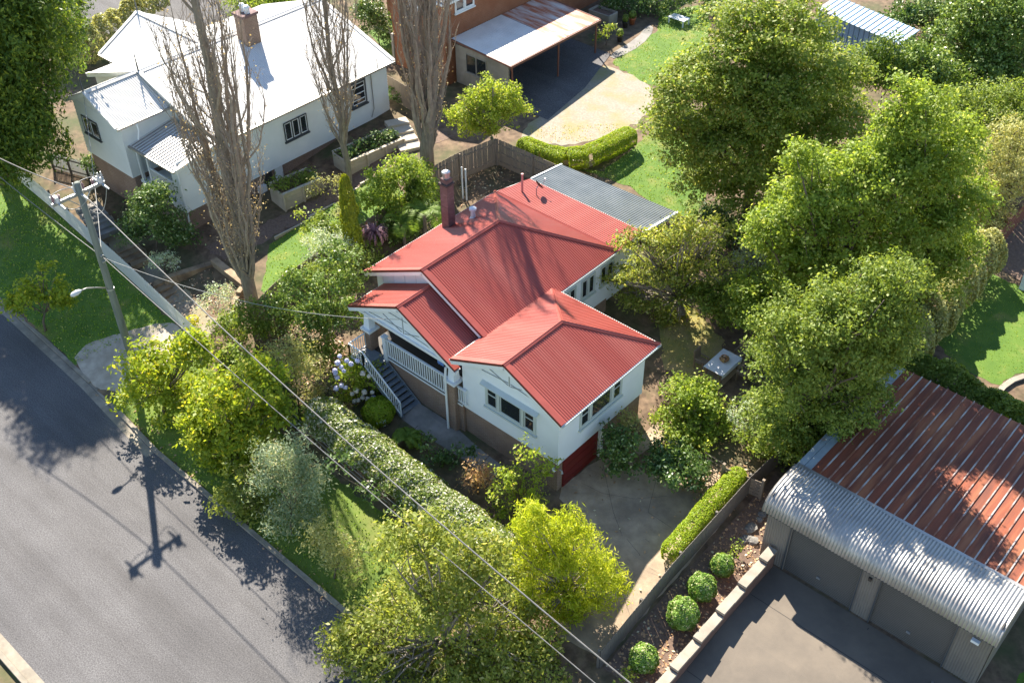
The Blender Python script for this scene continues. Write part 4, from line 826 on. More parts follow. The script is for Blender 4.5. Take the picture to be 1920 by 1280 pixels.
paling_fence('paling_fence', 'grey-brown paling fence below the curved clipped hedge', [W(932, 262, 5.1)[:2], W(1000, 292, 5.05)[:2], W(1090, 335, 4.95)[:2], (8.6, 16)], 1.75, .12, MT['paling'], 3, -1)
paling_fence('paling_fence', 'sunlit paling fence at the back corner of the white house', [W(705, 131, 5.1)[:2], W(760, 162, 5.1)[:2], W(800, 186, 5.1)[:2]], 1.6, .13, MT['paling'], 2, 1)
paling_fence('paling_fence', 'dark grey paling fence along the driveway beside the topiary bed', [(20.15, -6.7), (19.95, 4.2), (20.15, 8.5)], 1.15, .125, MT['grey_paling'], 2, 1, 3.1)
# timber screens at the driveway end, green bin
TG = thing('timber_gate', 'low weathered timber gate panel at the head of the driveway', 'gate', (18.2, 4.4, 1.0))
g0, g1 = G(1352, 905), G(1425, 935)
for i in range(5): MB().beam(g0+(0, 0, .15+i*.2), g1+(0, 0, .15+i*.2), .03, .17).build('board', MT['paling'], TG)
for p in (g0, g1): MB().box(p[0]-.06, p[0]+.06, p[1]-.06, p[1]+.06, p[2]-.1, p[2]+1.25).build('post', MT['paling'], TG)
WG = thing('wire_gate', 'open wire garden gate in front of the light green shrub', 'gate', G(1335, 890))
g0, g1 = G(1318, 880), G(1352, 902)
for z in (.1, .35, .6, .85, 1.1): MB().tube([g0+(0, 0, z), g1+(0, 0, z)], .018, 5).build('rail', MT['dark'], WG)
for t in np.linspace(0, 1, 5): p = g0*(1-t)+g1*t; MB().tube([p, p+(0, 0, 1.12)], .018, 5).build('upright', MT['dark'], WG)
BN = thing('garden_bin', 'rounded green plastic bin beside the clipped driveway hedge', 'bin', G(1372, 930)); b0 = G(1372, 930)
MB().lathe(b0, [(.34, 0), (.42, .1), (.45, .6), (.42, .68), (.44, .7), (.38, .8), (.1, .86)], 16).build('body', MT['bin'], BN, True); MB().lathe(b0+(0, 0, .86), [(.1, 0), (.1, .05)], 8).build('lid_knob', MT['bin'], BN)
SF = thing('wire_fence', 'old post and wire fence in front of the long camellia hedge', 'fence', (6, -6.4, .7))
fp = [(0.2, -6.2), (2.4, -6.4), (4.6, -6.6), (7.0, -6.75), (9.4, -6.85), (11.8, -6.95), (14.2, -7.0)]
for u, v in fp: MB().tube([(u, v, tz(u, v)-.2), (u+random.uniform(-.08, .08), v, tz(u, v)+1.15)], .05, 6).build('fence_post', MT['twig'], SF)
for z in (.4, .75, 1.08): MB().tube([(u, v, tz(u, v)+z) for u, v in fp], .012, 4).build('fence_wire', MT['black_wire'], SF)
FG = thing('front_gate', 'small timber gate and concrete doorstep left of the camellia hedge', 'gate', (-.4, -6.2, .7))
for i in range(8): MB().box(-.95+i*.13, -.86+i*.13, -6.25, -6.21, tz(-.4, -6.2)+.1, tz(-.4, -6.2)+1.1).build('paling', MT['twig'], FG)
for z in (.3, .9): MB().box(-.97, .07, -6.2, -6.16, tz(-.4, -6.2)+z, tz(-.4, -6.2)+z+.08).build('gate_rail', MT['twig'], FG)
MB().box(-1.0, .2, -7.2, -6.35, tz(-.4, -6.8)-.1, tz(-.4, -6.8)+.1).build('doorstep', MT['path'], FG)

# ---------------------------------------------------------------- retaining walls, steps, planters
def stone_wall(name, label, a, b, h, mat, th=.35, zb=None, rows=2, size=.8, cat='wall'):
    a = np.array(a, float); b = np.array(b, float); L = np.linalg.norm(b-a); d = (b-a)/L; n = np.array([-d[1], d[0]])
    w_ = thing(name, label, cat, (*((a+b)/2), tz(*((a+b)/2))))
    for r in range(rows):
        x = -random.uniform(0, .3) if r % 2 else 0
        while x < L:
            l = size*random.uniform(.75, 1.25); xa, xb = max(x, 0)+.008, min(x+l, L)-.008; x += l
            if xb-xa < .05: continue
            t = th*random.uniform(.9, 1.06); z0 = (tz(*(a+d*(xa+xb)/2)) if zb is None else zb)-.1+(h+.1)*r/rows; z1 = z0+(h+.1)/rows-.012
            pa, pb_ = a+d*xa, a+d*xb
            MB().poly([(*(pa-n*t/2), z1), (*(pb_-n*t/2), z1), (*(pb_+n*t/2), z1), (*(pa+n*t/2), z1)], z1-z0, (0, 0, 1)).build('stone', mat, w_)
    return w_
stone_wall('retaining_wall', 'sandstone retaining wall beside the steps of the white house', (-12.2, -4.2), (-11.3, -1.5), .75, MT['stone'], .4, 1.3)
stone_wall('retaining_wall', 'sandstone retaining wall below the corner of the white house', (-11.3, -1.5), (-8.2, -1.75), .75, MT['stone'], .4, 1.55)
stone_wall('retaining_wall', 'low stone edging beside the base of the largest poplar', (-8.2, -1.8), (-7.0, -4.3), .35, MT['stone'], .3)
stone_wall('garden_edging', 'thin timber edging between lawn and earth path', (-10.25, 2), (-9.95, 9.5), .12, MT['sleeper'], .1, rows=1, size=2.2, cat='edging')
def steps(name, label, a, b, w_, n, z0, z1, mat):
    t = thing(name, label, 'steps', (*a, z0)); a = np.array(a); b = np.array(b); d = (b-a)/np.linalg.norm(b-a); nn = np.array([-d[1], d[0]])
    for i in range(n):
        p = a+(b-a)*i/n; q = a+(b-a)*(i+1)/n-d*.01; z = z0+(z1-z0)*i/n
        MB().poly([(*(p-nn*w_/2), z), (*(q-nn*w_/2), z), (*(q+nn*w_/2), z), (*(p+nn*w_/2), z)], .3, (0, 0, 1)).build('step', mat, t)
    return t
steps('garden_steps', 'four sandstone steps inside the picket fence nearest the power pole', (-12.7, -4.55), (-10.9, -4.75), 1.2, 4, 1.75, 1.2, MT['stone'])
steps('garden_steps', 'upper flight of stone steps inside the picket fence', (-16.4, -3.9), (-14.6, -4.15), 1.3, 4, 2.05, 1.75, MT['stone'])
steps('garden_steps', 'shaded stone steps climbing to the white house porch', (-20.5, -3.6), (-18, -3.9), 1.4, 6, 2.9, 2.1, MT['path'])
steps('garden_steps', 'sandy timber-edged steps at the rear of the white house', G(742, 238)[:2], G(772, 285)[:2], 1.4, 4, 4.0, 3.4, MT['sleeper'])
def planter(label, a, b, h, w_):
    a = np.array(a); b = np.array(b); L = np.linalg.norm(b-a); d = (b-a)/L; n = np.array([-d[1], d[0]]); z = min(tz(*a), tz(*b))
    t = thing('timber_planter', label, 'planter', (*((a+b)/2), z)); 
    for sd in (0, 1):
        for r in range(4):
            z0 = z-.1+r*(h+.1)/4; p, q = a+n*w_*sd, b+n*w_*sd; MB().beam((*p, z0+(h+.1)/8), (*q, z0+(h+.1)/8), .09, (h+.1)/4-.012).build('plank', MT['sleeper'], t)
    for e_ in (a, b):
        for r in range(4):
            z0 = z-.1+r*(h+.1)/4; MB().beam((*(e_+n*.06), z0+(h+.1)/8), (*(e_+n*(w_-.06)), z0+(h+.1)/8), .09, (h+.1)/4-.012).build('plank', MT['picket'] if r == 9 else MT['sleeper'], t)
    for x in np.arange(0, L+.01, L/max(1, round(L/1.4))): p = a+d*x-n*.08; MB().beam((*p, z-.2), (*p, z+h+.04), .13, .11, (d[0], d[1], 0)).build('planter_post', MT['sleeper'], t)
    for sd in (0, 1): MB().beam((*(a+n*w_*sd), z+h+.03), (*(b+n*w_*sd), z+h+.03), .2, .05).build('capping_board', MT['sleeper'], t)
    MB().poly([(*(a+n*.05), z+h-.1), (*(b+n*.05), z+h-.1), (*(b+n*(w_-.05)), z+h-.1), (*(a+n*(w_-.05)), z+h-.1)], .1, (0, 0, 1)).build('planter_soil', MT['soil'], t)
planter('pale timber planter box at the near end of the white house wall', G(535, 395)[:2], G(605, 357)[:2], 1.1, 1.5)
planter('long pale sleeper planter against the rear half of the white house', G(655, 330)[:2], G(757, 273)[:2], .95, 1.6)
SW = thing('sleeper_wall', 'curved sleeper retaining wall under the clipped back hedge', 'wall', (-1, 17.2, 3.6))
sw = [G(990, 287), G(1045, 305), G(1098, 316), G(1120, 305), G(1180, 268)]
for a, b in zip(sw[:-1], sw[1:]):
    for r in range(2): MB().beam((a[0], a[1], tz(a[0], a[1])+.1+r*.21), (b[0], b[1], tz(b[0], b[1])+.1+r*.21), .1, .2).build('sleeper', MT['sleeper'], SW)
for p in sw: MB().box(p[0]-.09, p[0]+.09, p[1]-.1, p[1]+.08, p[2]-.2, p[2]+.5).build('wall_post', MT['sleeper'], SW)
CW = thing('curved_wall', 'curved grey block wall at the right edge of the mown lawn', 'wall', G(1900, 720))
cc_ = [G(*p) for p in ((1868, 742), (1880, 728), (1897, 716), (1920, 708), (1950, 704), (1990, 705))]
for a, b in zip(cc_[:-1], cc_[1:]):
    for r in range(4): MB().beam((a[0], a[1], a[2]-.75+r*.22), (b[0], b[1], b[2]-.75+r*.22), .22, .205).build('block', MT['path'], CW)
    MB().beam((a[0], a[1], a[2]+.13), (b[0], b[1], b[2]+.13), .28, .06).build('capping', MT['block'], CW)
WW = thing('rendered_wall', 'pale rendered wall end at the right edge above the lawn', 'wall', G(1930, 545)); p = G(1930, 545); MB().box(p[0]-.5, p[0]+3, p[1]-.2, p[1]+.6, p[2]-.1, p[2]+1.1).build('render', MT['white_trim'], WW); MB().box(p[0]-.56, p[0]+3, p[1]-.26, p[1]+.66, p[2]+1.103, p[2]+1.18).build('coping', MT['concrete'], WW)
TB = thing('timber_fence', 'red-brown timber board fence at the right edge beside the gravel bed', 'fence', G(1890, 430))
a, b = G(1868, 470), G(1940, 385)
for t in np.linspace(0, .94, 15): p = a*(1-t)+b*t; q = a*(1-t-.06)+b*(t+.06); MB().beam(p+(0, 0, .75), p*.06+q*.94+(0, 0, .75), .03, 1.5).build('board', MT['rust_steel'], TB)

# ---------------------------------------------------------------- garden furniture and pots
tb = G(1352, 700); tb[2] = tz(tb[0], tb[1])
TA = thing('garden_table', 'outdoor table with pale cloth and basket on the dry lawn', 'table', tb)
MB().box(tb[0]-.5, tb[0]+.5, tb[1]-.85, tb[1]+.85, tb[2]+.68, tb[2]+.73).build('table_top', MT['teak'], TA)
for sx in (-.42, .42):
    for sy in (-.75, .75): MB().box(tb[0]+sx-.04, tb[0]+sx+.04, tb[1]+sy-.04, tb[1]+sy+.04, tb[2], tb[2]+.678).build('leg', MT['teak'], TA)
TC = tag(MB().box(tb[0]-.53, tb[0]+.53, tb[1]-.88, tb[1]+.88, tb[2]+.732, tb[2]+.745).box(tb[0]-.545, tb[0]-.532, tb[1]-.88, tb[1]+.88, tb[2]+.5, tb[2]+.744).box(tb[0]+.532, tb[0]+.545, tb[1]-.88, tb[1]+.88, tb[2]+.5, tb[2]+.744).build('tablecloth', MT['cloth']), 'pale cloth spread over the outdoor table', 'tablecloth')
BK = thing('flower_basket', 'small basket of flowers on the outdoor table', 'basket', tb+(0, .1, .745)); MB().lathe(tb+(0, .1, .746), [(.14, 0), (.2, .12), (.21, .14)], 12).build('basket', MT['teak'], BK)
q = RNG.normal(0, 1, (140, 3)); q /= np.linalg.norm(q, axis=1, keepdims=True); leaves_mesh('flowers', tb+(0, .1, .92)+q*np.array([.24, .24, .12]), q, .1, .08, LF['rust'], BK)
def chair(p, rz, label):
    c = thing('garden_chair', label, 'chair', p, 'chairs around the outdoor table')
    for sx in (-.25, .25):
        MB().box(p[0]+sx-.025, p[0]+sx+.025, p[1]-.25, p[1]-.2, p[2], p[2]+.62).build('leg', MT['teak'], c); MB().beam((p[0]+sx, p[1]+.22, p[2]), (p[0]+sx, p[1]+.32, p[2]+1.05), .05, .05, (1, 0, 0)).build('leg', MT['teak'], c)
        MB().box(p[0]+sx-.035, p[0]+sx+.035, p[1]-.28, p[1]+.28, p[2]+.62, p[2]+.65).build('armrest', MT['teak'], c)
    for i in range(6): MB().box(p[0]-.26, p[0]+.26, p[1]-.25+i*.085, p[1]-.18+i*.085, p[2]+.42, p[2]+.445).build('seat_slat', MT['teak'], c)
    for i in range(6): MB().beam((p[0]-.21+i*.084, p[1]+.24, p[2]+.48), (p[0]-.21+i*.084, p[1]+.315, p[2]+1.0), .06, .02, (0, 1, 0)).build('back_slat', MT['teak'], c)
    MB().box(p[0]-.28, p[0]+.28, p[1]+.29, p[1]+.34, p[2]+.99, p[2]+1.08).build('top_rail', MT['teak'], c)
    c.rotation_euler.z = rz
chair(tb+(-1.0, -.3, 0), R(90), 'teak chair at the left side of the outdoor table'); chair(tb+(.15, 1.45, 0), 0, 'teak chair behind the outdoor table'); chair(tb+(.1, -1.4, 0), R(180), 'teak chair at the near end of the outdoor table'); chair(tb+(1.05, .3, 0), R(-90), 'teak chair half hidden by the tree right of the outdoor table')
def pot(p, r, h, label, mat='pot'):
    o = thing('plant_pot', label, 'plant pot', p); MB().lathe(p, [(r*.7, 0), (r, h), (r*1.1, h+.01), (r*1.1, h+.06), (r*.9, h+.06), (r*.85, h-.02)], 14).build('pot', MT[mat], o, True)
    q = RNG.normal(0, 1, (160, 3)); q /= np.linalg.norm(q, axis=1, keepdims=True); leaves_mesh('foliage', p+np.array([0, 0, h+.3])+q*np.array([r*1.1, r*1.1, .3]), q, .18, .06, LF['mid'], o, T=np.tile([0, 0, 1.], (160, 1))+q*.6)
pot(G(1185, 46), .25, .45, 'terracotta pot beside the curved path near the carport'); pot(G(1162, 78), .22, .35, 'white-rimmed black pot beside the curved path', 'dark'); pot(G(1172, 52), .22, .4, 'dark pot with strappy leaves beside the terracotta pot', 'dark')
PT = thing('planter_trough', 'open rectangular planter trough behind the carport roof', 'planter', G(1130, 40)); p = G(1130, 40)
for a, b in (((-.9, -.5), (.9, -.5)), ((.9, -.5), (.9, .5)), ((.9, .5), (-.9, .5)), ((-.9, .5), (-.9, -.5))): MB().beam((p[0]+a[0], p[1]+a[1], p[2]+.4), (p[0]+b[0], p[1]+b[1], p[2]+.4), .08, .8).build('side', MT['fibro'], PT)
MB().box(p[0]-.85, p[0]+.85, p[1]-.45, p[1]+.45, p[2]+.6, p[2]+.65).build('planter_soil', MT['brown_gravel'], PT)
BE = thing('slatted_bench', 'slatted white garden bench beside the big maple crown', 'bench', G(1272, 45)); p = G(1272, 45)
for i in range(7): MB().box(p[0]-.7, p[0]+.7, p[1]-.4+i*.12, p[1]-.32+i*.12, p[2]+.45, p[2]+.49).build('slat', MT['white_trim'], BE)
for sx in (-.6, .6):
    for sy in (-.35, .38): MB().box(p[0]+sx-.04, p[0]+sx+.04, p[1]+sy-.04, p[1]+sy+.04, p[2], p[2]+.448).build('leg', MT['white_trim'], BE)
for dx, lb in ((0, 'left of two pale green steel posts in the back yard behind the chimney'), (.3, 'right of two pale green steel posts in the back yard behind the chimney')):
    p = G(868, 372)+np.array([dx, 0, 0]); tag(MB().tube([p, p+(0, 0, 2.1)], .05, 8).build('steel_post', MT['lamp']), lb, 'post', 'posts in the back yard')

# ---------------------------------------------------------------- plants
def lobes(n):                                          # uneven radius over directions
    k = RNG.normal(0, 2.4, (6, 3)); ph = RNG.uniform(0, 6.28, 6)
    return lambda d: 1+.19*np.sum(np.sin(d@k.T+ph), axis=1)/1.6
def cloud(blobs, dens, per, cr, shell=.5, flat=.6, up=.35, out=.55, rnd=.75, lowcut=-.6, bough=True, bsq=1.):
    """leaf positions and facings: leaves gathered in sprays, sprays spread through the outer part of each mass"""
    PP, NN = [], []; B2 = []
    for c, a, b in blobs:                              # a mass is made of boughs with gaps between them
        if a < .75 or not bough: B2.append((c, a, b)); continue
        ns = int(min(20, 7+2.2*a)); d = RNG.normal(0, 1, (ns*3, 3)); d /= np.linalg.norm(d, axis=1, keepdims=True); d = d[d[:, 2] > -.7]; keep = []
        for x in d:
            if all(x@y < .72 for y in keep): keep.append(x)
            if len(keep) >= ns: break
        for x in keep:
            f = RNG.uniform(.34, .52); q = RNG.uniform(.56, .76); B2.append((np.asarray(c)+x*q*np.array([a, a, b]), a*f, b*f*bsq))
        B2.append((np.asarray(c), a*.5, b*.5))
    for c, a, b in B2:
        n = max(6, int(4*math.pi*(a*a*b)**(2/3)*dens)); d = RNG.normal(0, 1, (n, 3)); d /= np.linalg.norm(d, axis=1, keepdims=True)
        d = d[d[:, 2] > lowcut]; n = len(d)
        r = (shell+(1-shell)*RNG.uniform(0, 1, n)**.6)*lobes(n)(d)
        cc = np.asarray(c)+d*r[:, None]*np.array([a, a, b])
        ps = RNG.poisson(per, n).clip(2); idx = np.repeat(np.arange(n), ps); k = len(idx)
        off = RNG.normal(0, 1, (k, 3))*cr*np.array([1, 1, flat])*np.repeat(RNG.uniform(.6, 1.3, n), ps)[:, None]
        PP.append(cc[idx]+off); NN.append(d[idx]*out+np.array([0, 0, up])+RNG.normal(0, rnd, (k, 3))*.6)
    return np.concatenate(PP), np.concatenate(NN)
def limb(m, a, b, r0, r1, n=5, seg=6, wob=.12):
    a = np.array(a, float); b = np.array(b, float); L = np.linalg.norm(b-a); mid = (a+b)/2+RNG.normal(0, wob*L, 3)*np.array([1, 1, .3])+np.array([0, 0, .08*L])
    pts = [a*(1-t)**2+2*mid*t*(1-t)+b*t*t for t in np.linspace(0, 1, n)]; m.tube(pts, list(np.linspace(r0, r1, n)), seg); return pts
STY = dict(  # leaf material, L, W, sprays per m2, leaves per spray, spray radius, extra
    street=('street', .20, .11, 3.4, 17, .20, dict(shell=.4, flat=.5)), cherry=('cherry', .17, .08, 3.4, 19, .20, dict(shell=.45, flat=.45)),
    golden=('golden', .22, .04, 5.2, 26, .16, dict(shell=.5, up=.1, rnd=.9, flat=.8)), maple=('maple', .16, .095, 3.4, 24, .26, dict(shell=.5, flat=.28, up=.6, bsq=.62)),
    bright=('bright', .15, .095, 4.0, 25, .2, dict(shell=.55, flat=.7)), mid=('mid', .14, .08, 4.6, 23, .18, dict(shell=.55)), dark=('dark', .15, .085, 4.2, 22, .18, dict(shell=.55)),
    camellia=('glossy', .13, .08, 5.0, 20, .15, dict(shell=.6)), conifer=('conifer', .2, .075, 3.8, 26, .2, dict(shell=.65, up=.2, flat=1.2, bsq=1.2)),
    silver=('silver', .12, .045, 6, 15, .15, dict(shell=.3)), greygreen=('greygreen', .15, .045, 5.5, 17, .2, dict(shell=.35, flat=1.3)), olive=('olive', .13, .055, 4.6, 22, .18, dict(shell=.5)),
    topiary=('topiary', .095, .06, 26, 12, .07, dict(shell=.84, rnd=.5, lowcut=-.9)), rust=('rust', .14, .06, 9, 16, .14, dict(shell=.4, flat=1.3)), lime=('lime', .13, .08, 5.6, 15, .15, dict(shell=.35)))
def tree(name, label, cat, base, blobs, style, trunk=.15, bark='bark', limbs=None, group=None, k=1., tscale=1., open_=1.):
    """blobs: (px, py, horizontal radius m, vertical radius m[, set-back m]) - masses of the crown above the surveyed base"""
    base = np.array(base, float); t = thing(name, label, cat, base, group)
    B = [(np.array(b[0], float), b[1], b[2]) if len(b) == 3 else (V_(b[0], b[1], base, b[4] if len(b) > 4 else 0.), b[2], b[3]) for b in blobs]
    B = [(np.array([c[0], c[1], max(c[2], tz(c[0], c[1])+r2*.55)]), r1, r2) for c, r1, r2 in B]
    lf, L, Wd, dn, per, cr, kw = STY[style]
    P, N = cloud(B, dn*k*open_, per, cr*tscale, **kw)
    z = np.array([tz(p[0], p[1]) for p in P[::1]]) if len(P) < 1500 else np.full(len(P), base[2]-.6)
    P = P[P[:, 2] > z+.03] if False else P; N = N[:len(P)]
    Tn = None
    if style == 'golden': Tn = RNG.normal(0, .55, P.shape)+N*.5-np.array([0, 0, .55])
    if style in ('conifer', 'greygreen', 'rust'): Tn = RNG.normal(0, .5, P.shape)+N*.4+np.array([0, 0, .6])
    leaves_mesh('crown', P, N, L*tscale, Wd*tscale, LF[lf], t, droop=.35, T=Tn)
    m = MB(); top = np.mean([b[0] for b in B], axis=0); fork = base+(top-base)*.45
    if trunk:
        m.tube([base-(0, 0, .2), base+(fork-base)*.5+RNG.normal(0, .06, 3), fork], [trunk*1.25, trunk, trunk*.85], 9)
        for c, a, b in B:
            for q in range(limbs if limbs is not None else 4):
                d = RNG.normal(0, 1, 3); d /= np.linalg.norm(d); d[2] = abs(d[2])*.8; e_ = np.array(c)+d*np.array([a, a, b])*RNG.uniform(.55, .95); s_ = fork+(np.array(c)-fork)*RNG.uniform(.0, .4)
                pts = limb(m, s_, e_, trunk*.45, trunk*.08, 5, 5)
                for _ in range(3): i = random.choice((2, 3)); limb(m, pts[i], pts[i]+RNG.normal(0, .45, 3)*a*.6+(0, 0, .25), trunk*.18, .008, 4, 4)
        m.build('trunk', MT[bark], t, True)
    return t
def shrub(label, base, blobs, style, name='shrub', cat='shrub', **k): return tree(name, label, cat, base, blobs, style, trunk=k.pop('trunk', .04), limbs=k.pop('limbs', 3), **k)
def ball(name, label, base, c, r, mat, squash=.95, L=.085, Wd=.055, n=None, group=None):
    base = np.array(base, float); t = thing(name, label, 'shrub', base, group); n = n or int(4*math.pi*r*r*1300); d = RNG.normal(0, 1, (n, 3)); d /= np.linalg.norm(d, axis=1, keepdims=True)
    P = np.asarray(c)+d*(r*(1-np.abs(RNG.normal(0, .09, n)))*(1+.06*np.sin(d[:, 0]*7+d[:, 2]*5+c[0]*9)+.05*np.sin(d[:, 1]*9+c[1]*5)))[:, None]*np.array([1, 1, squash]); leaves_mesh('foliage', P, d+RNG.normal(0, .5, (n, 3)), L, Wd, LF[mat], t)
    MB().tube([base-(0, 0, .1), np.asarray(c)], [.04, .02], 6).build('stem', MT['bark'], t); return t
def hedge_mesh(name, label, line, w, h, mat, L=.11, Wd=.07, dens=420, round_=.35, jit=.06, cat='hedge', z0=None, core=None):
    """clipped hedge: leaves over the faces of a swept rounded block, plus an inner mass of leaves"""
    line = [np.array(p[:2], float) for p in line]; c = np.mean(line, 0); t = thing(name, label, cat, (*c, tz(*c)))
    seg = [np.linalg.norm(b-a) for a, b in zip(line[:-1], line[1:])]; tot = sum(seg); per = 2*h+w; n = int(tot*per*dens)
    s = RNG.uniform(-.35*w, tot+.35*w, n); cum = np.concatenate([[0], np.cumsum(seg)])
    i = np.clip(np.searchsorted(cum, s)-1, 0, len(seg)-1); A = np.array(line); tt = (s-cum[i])/np.array(seg)[i]
    p2 = A[i]*(1-tt)[:, None]+A[i+1]*tt[:, None]; d = (A[i+1]-A[i])/np.array(seg)[i][:, None]; nn = np.stack([-d[:, 1], d[:, 0]], 1)
    ang = RNG.uniform(-.15*math.pi, 1.15*math.pi, n); e = 2/(.5+round_*1.2)                     # superellipse section
    ca, sa = np.cos(ang), np.sin(ang); x = np.sign(ca)*np.abs(ca)**(2/e); y = np.sign(sa)*np.abs(sa)**(2/e)
    endf = np.ones(n); over = np.maximum(np.maximum(-s, s-tot), 0)/(.35*w); endf = np.sqrt(np.clip(1-over**2, 0, 1))
    wav = 1+jit*np.sin(s*2.1+1)+jit*np.sin(s*5.3+ang*3); dep = 1-np.abs(RNG.normal(0, .10, n))
    off = x*w/2*wav*endf*dep; zz = h*.5+y*h*.5*wav*dep*np.where(endf < 1, .55+.45*endf, 1)
    zb = np.array([tz(a, b) for a, b in p2]) if z0 is None else np.full(n, z0)
    P = np.concatenate([p2+nn*off[:, None], (zb+zz)[:, None]], 1); N = np.concatenate([nn*x[:, None], y[:, None]], 1)+RNG.normal(0, .55, (n, 3))
    leaves_mesh('foliage', P, N, L, Wd, LF[mat], t)
    m = MB()
    for x_ in np.arange(.3, tot, .9):
        j = min(max(int(np.searchsorted(cum, x_))-1, 0), len(seg)-1); p = A[j]+(A[j+1]-A[j])*(x_-cum[j])/seg[j]; z = tz(*p) if z0 is None else z0
        for _ in range(3): m.tube([(p[0], p[1], z), (p[0]+random.uniform(-.3, .3)*w, p[1]+random.uniform(-.3, .3)*w, z+h*.8)], [.03, .01], 4)
    tag(m.build('stems', MT['bark'], t), kind='stuff'); return t
def strap_plant(name, label, cat, base, n, L, Wd, mat, hstem, droop=.9, up=.6, mat_trunk='bark', dense=1, pinnate=False):
    """arching fronds / straps: each a chain of blades"""
    base = np.array(base, float); t = thing(name, label, cat, base); top = base+(0, 0, hstem); P, N, T = [], [], []
    for i in range(n):
        a = RNG.uniform(0, 6.28); el = RNG.uniform(.15, 1.25) if not pinnate else RNG.uniform(.45, .85); h = np.array([math.cos(a), math.sin(a), 0]); l = L*RNG.uniform(.75, 1.1)
        seg = 8 if not pinnate else 14; p = top.copy(); ang = el
        for s_ in range(seg):
            d = h*math.cos(ang)+np.array([0, 0, math.sin(ang)]); q = p+d*l/seg; nr = -h*math.sin(ang)+np.array([0, 0, math.cos(ang)])
            if pinnate:
                sd = np.cross(d, nr); pw = Wd*math.sin(math.pi*(.12+.85*(s_+.5)/seg))
                for sg in (-1, 1):
                    for f in (0, .5): P.append(p+d*l/seg*f+sd*sg*pw*.5); N.append(nr+RNG.normal(0, .12, 3)); T.append(sd*sg+d*.35)
            else: P.append((p+q)/2); N.append(nr); T.append(d)
            p = q; ang -= droop/seg*(1+s_*.25)
    P = np.array(P); N = np.array(N); T = np.array(T)
    if pinnate: leaves_mesh('fronds', P, N, Wd*.85, .055, LF[mat], t, T=T, jit=.15)
    else: leaves_mesh('leaves', P, N, L/6.2, Wd, LF[mat], t, T=T, jit=.1)
    MB().tube([base-(0, 0, .1), top], [.11, .09], 8).build('trunk', MT[mat_trunk], t); return t
def column(name, label, base, h, r, mat, top=.12, L=.16, Wd=.06, n=5200):
    base = np.array(base, float); t = thing(name, label, 'conifer', base); z = RNG.uniform(0, 1, n)**.9; a = RNG.uniform(0, 6.28, n)
    rr_ = r*np.sqrt(np.clip(np.minimum(1, (z+.12)/.25)*(1-z**4)+.02, 0, 1))*(1+.12*np.sin(a*3+z*17)+.1*np.sin(z*31+a))*(1-np.abs(RNG.normal(0, .14, n)))
    P = base+np.stack([np.cos(a)*rr_, np.sin(a)*rr_, .15+z*(h-.15)], 1); N = np.stack([np.cos(a), np.sin(a), np.full(n, .15)], 1)+RNG.normal(0, .35, (n, 3))
    T = np.stack([np.cos(a)*.35, np.sin(a)*.35, np.ones(n)], 1)+RNG.normal(0, .25, (n, 3)); leaves_mesh('crown', P, N, L, Wd, LF[mat], t, T=T); MB().tube([base-(0, 0, .1), base+(0, 0, h*.8)], [.07, .02], 6).build('trunk', MT['bark'], t); return t
def poplar(label, base, top, rad, nb, tr, leafn, low=.07, seed=1):
    rg = np.random.default_rng(seed); base = np.array(base, float); top = np.array(top, float); t = thing('poplar', label, 'tree', base, 'bare upright poplars'); ht = np.linalg.norm(top-base)
    pth = [base+(top-base)*q+rg.normal(0, .07, 3)*np.array([1, 1, 0])*(q > 0) for q in np.linspace(0, 1, 12)]
    MB().tube([base-(0, 0, .3)]+pth, [tr*1.25]+list(tr*(1-np.linspace(0, .93, 12))**.6), 10).build('trunk', MT['pale_bark'], t, True)
    m = MB(); tips = []
    for i in range(nb):
        q = low+(.8-low)*rg.uniform(0, 1)**1.25; p = base+(top-base)*q; a = rg.uniform(0, 6.28); L = ht*rg.uniform(.22, .5)*(1.05-q*.8); big = rg.uniform(0, 1) < .3; r0 = (tr*.46 if big else tr*.17)*(1-q*.8)+.012
        if big: L *= 1.35
        rho = rad*rg.uniform(.35, 1.05)*min(1, (q+.12)/.3)*min(1, (1.02-q)/.45); h = np.array([math.cos(a), math.sin(a), 0]); n = 9; pts = []
        for s_ in range(n+1):
            f = s_/n; pts.append(p+h*rho*(1-(1-f)**2.2)+np.array([0, 0, L*(f**1.15)])+rg.normal(0, .035, 3)*L/5*(f > 0))
        m.tube(pts, list(.012+(r0-.012)*(1-np.linspace(0, 1, len(pts)))**.7), 5)
        for s_ in range(2, len(pts)):
            for _ in range(2):
                b = pts[s_]; l = L*rg.uniform(.10, .24); aa = rg.uniform(0, 6.28); d = np.array([math.cos(aa)*.42, math.sin(aa)*.42, .9]); mid = b+d*l*.5; e = mid+(d*np.array([.6, .6, 1])+np.array([0, 0, .3])+rg.normal(0, .1, 3))*l*.5
                m.tube([b, mid, e], [.02, .014, .008], 3, False); tips += [mid, e]
                for _ in range(2):
                    f = b+(e-b)*rg.uniform(.2, .9); g = f+np.array([rg.normal(0, .35), rg.normal(0, .35), .75])*l*.55; m.tube([f, g], [.011, .007], 3, False); tips.append(g)
    m.build('branches', MT['twig'], t)
    tips = np.array(tips); zr = (tips[:, 2]-base[2])/ht; w = np.clip(1.2-zr*2.2, .10, 1); w /= w.sum(); idx = rg.choice(len(tips), leafn, p=w)
    P = tips[idx]+rg.normal(0, .2, (leafn, 3)); leaves_mesh('dry_leaves', P, rg.normal(0, 1, (leafn, 3)), .085, .06, LF['dead'], t); return t

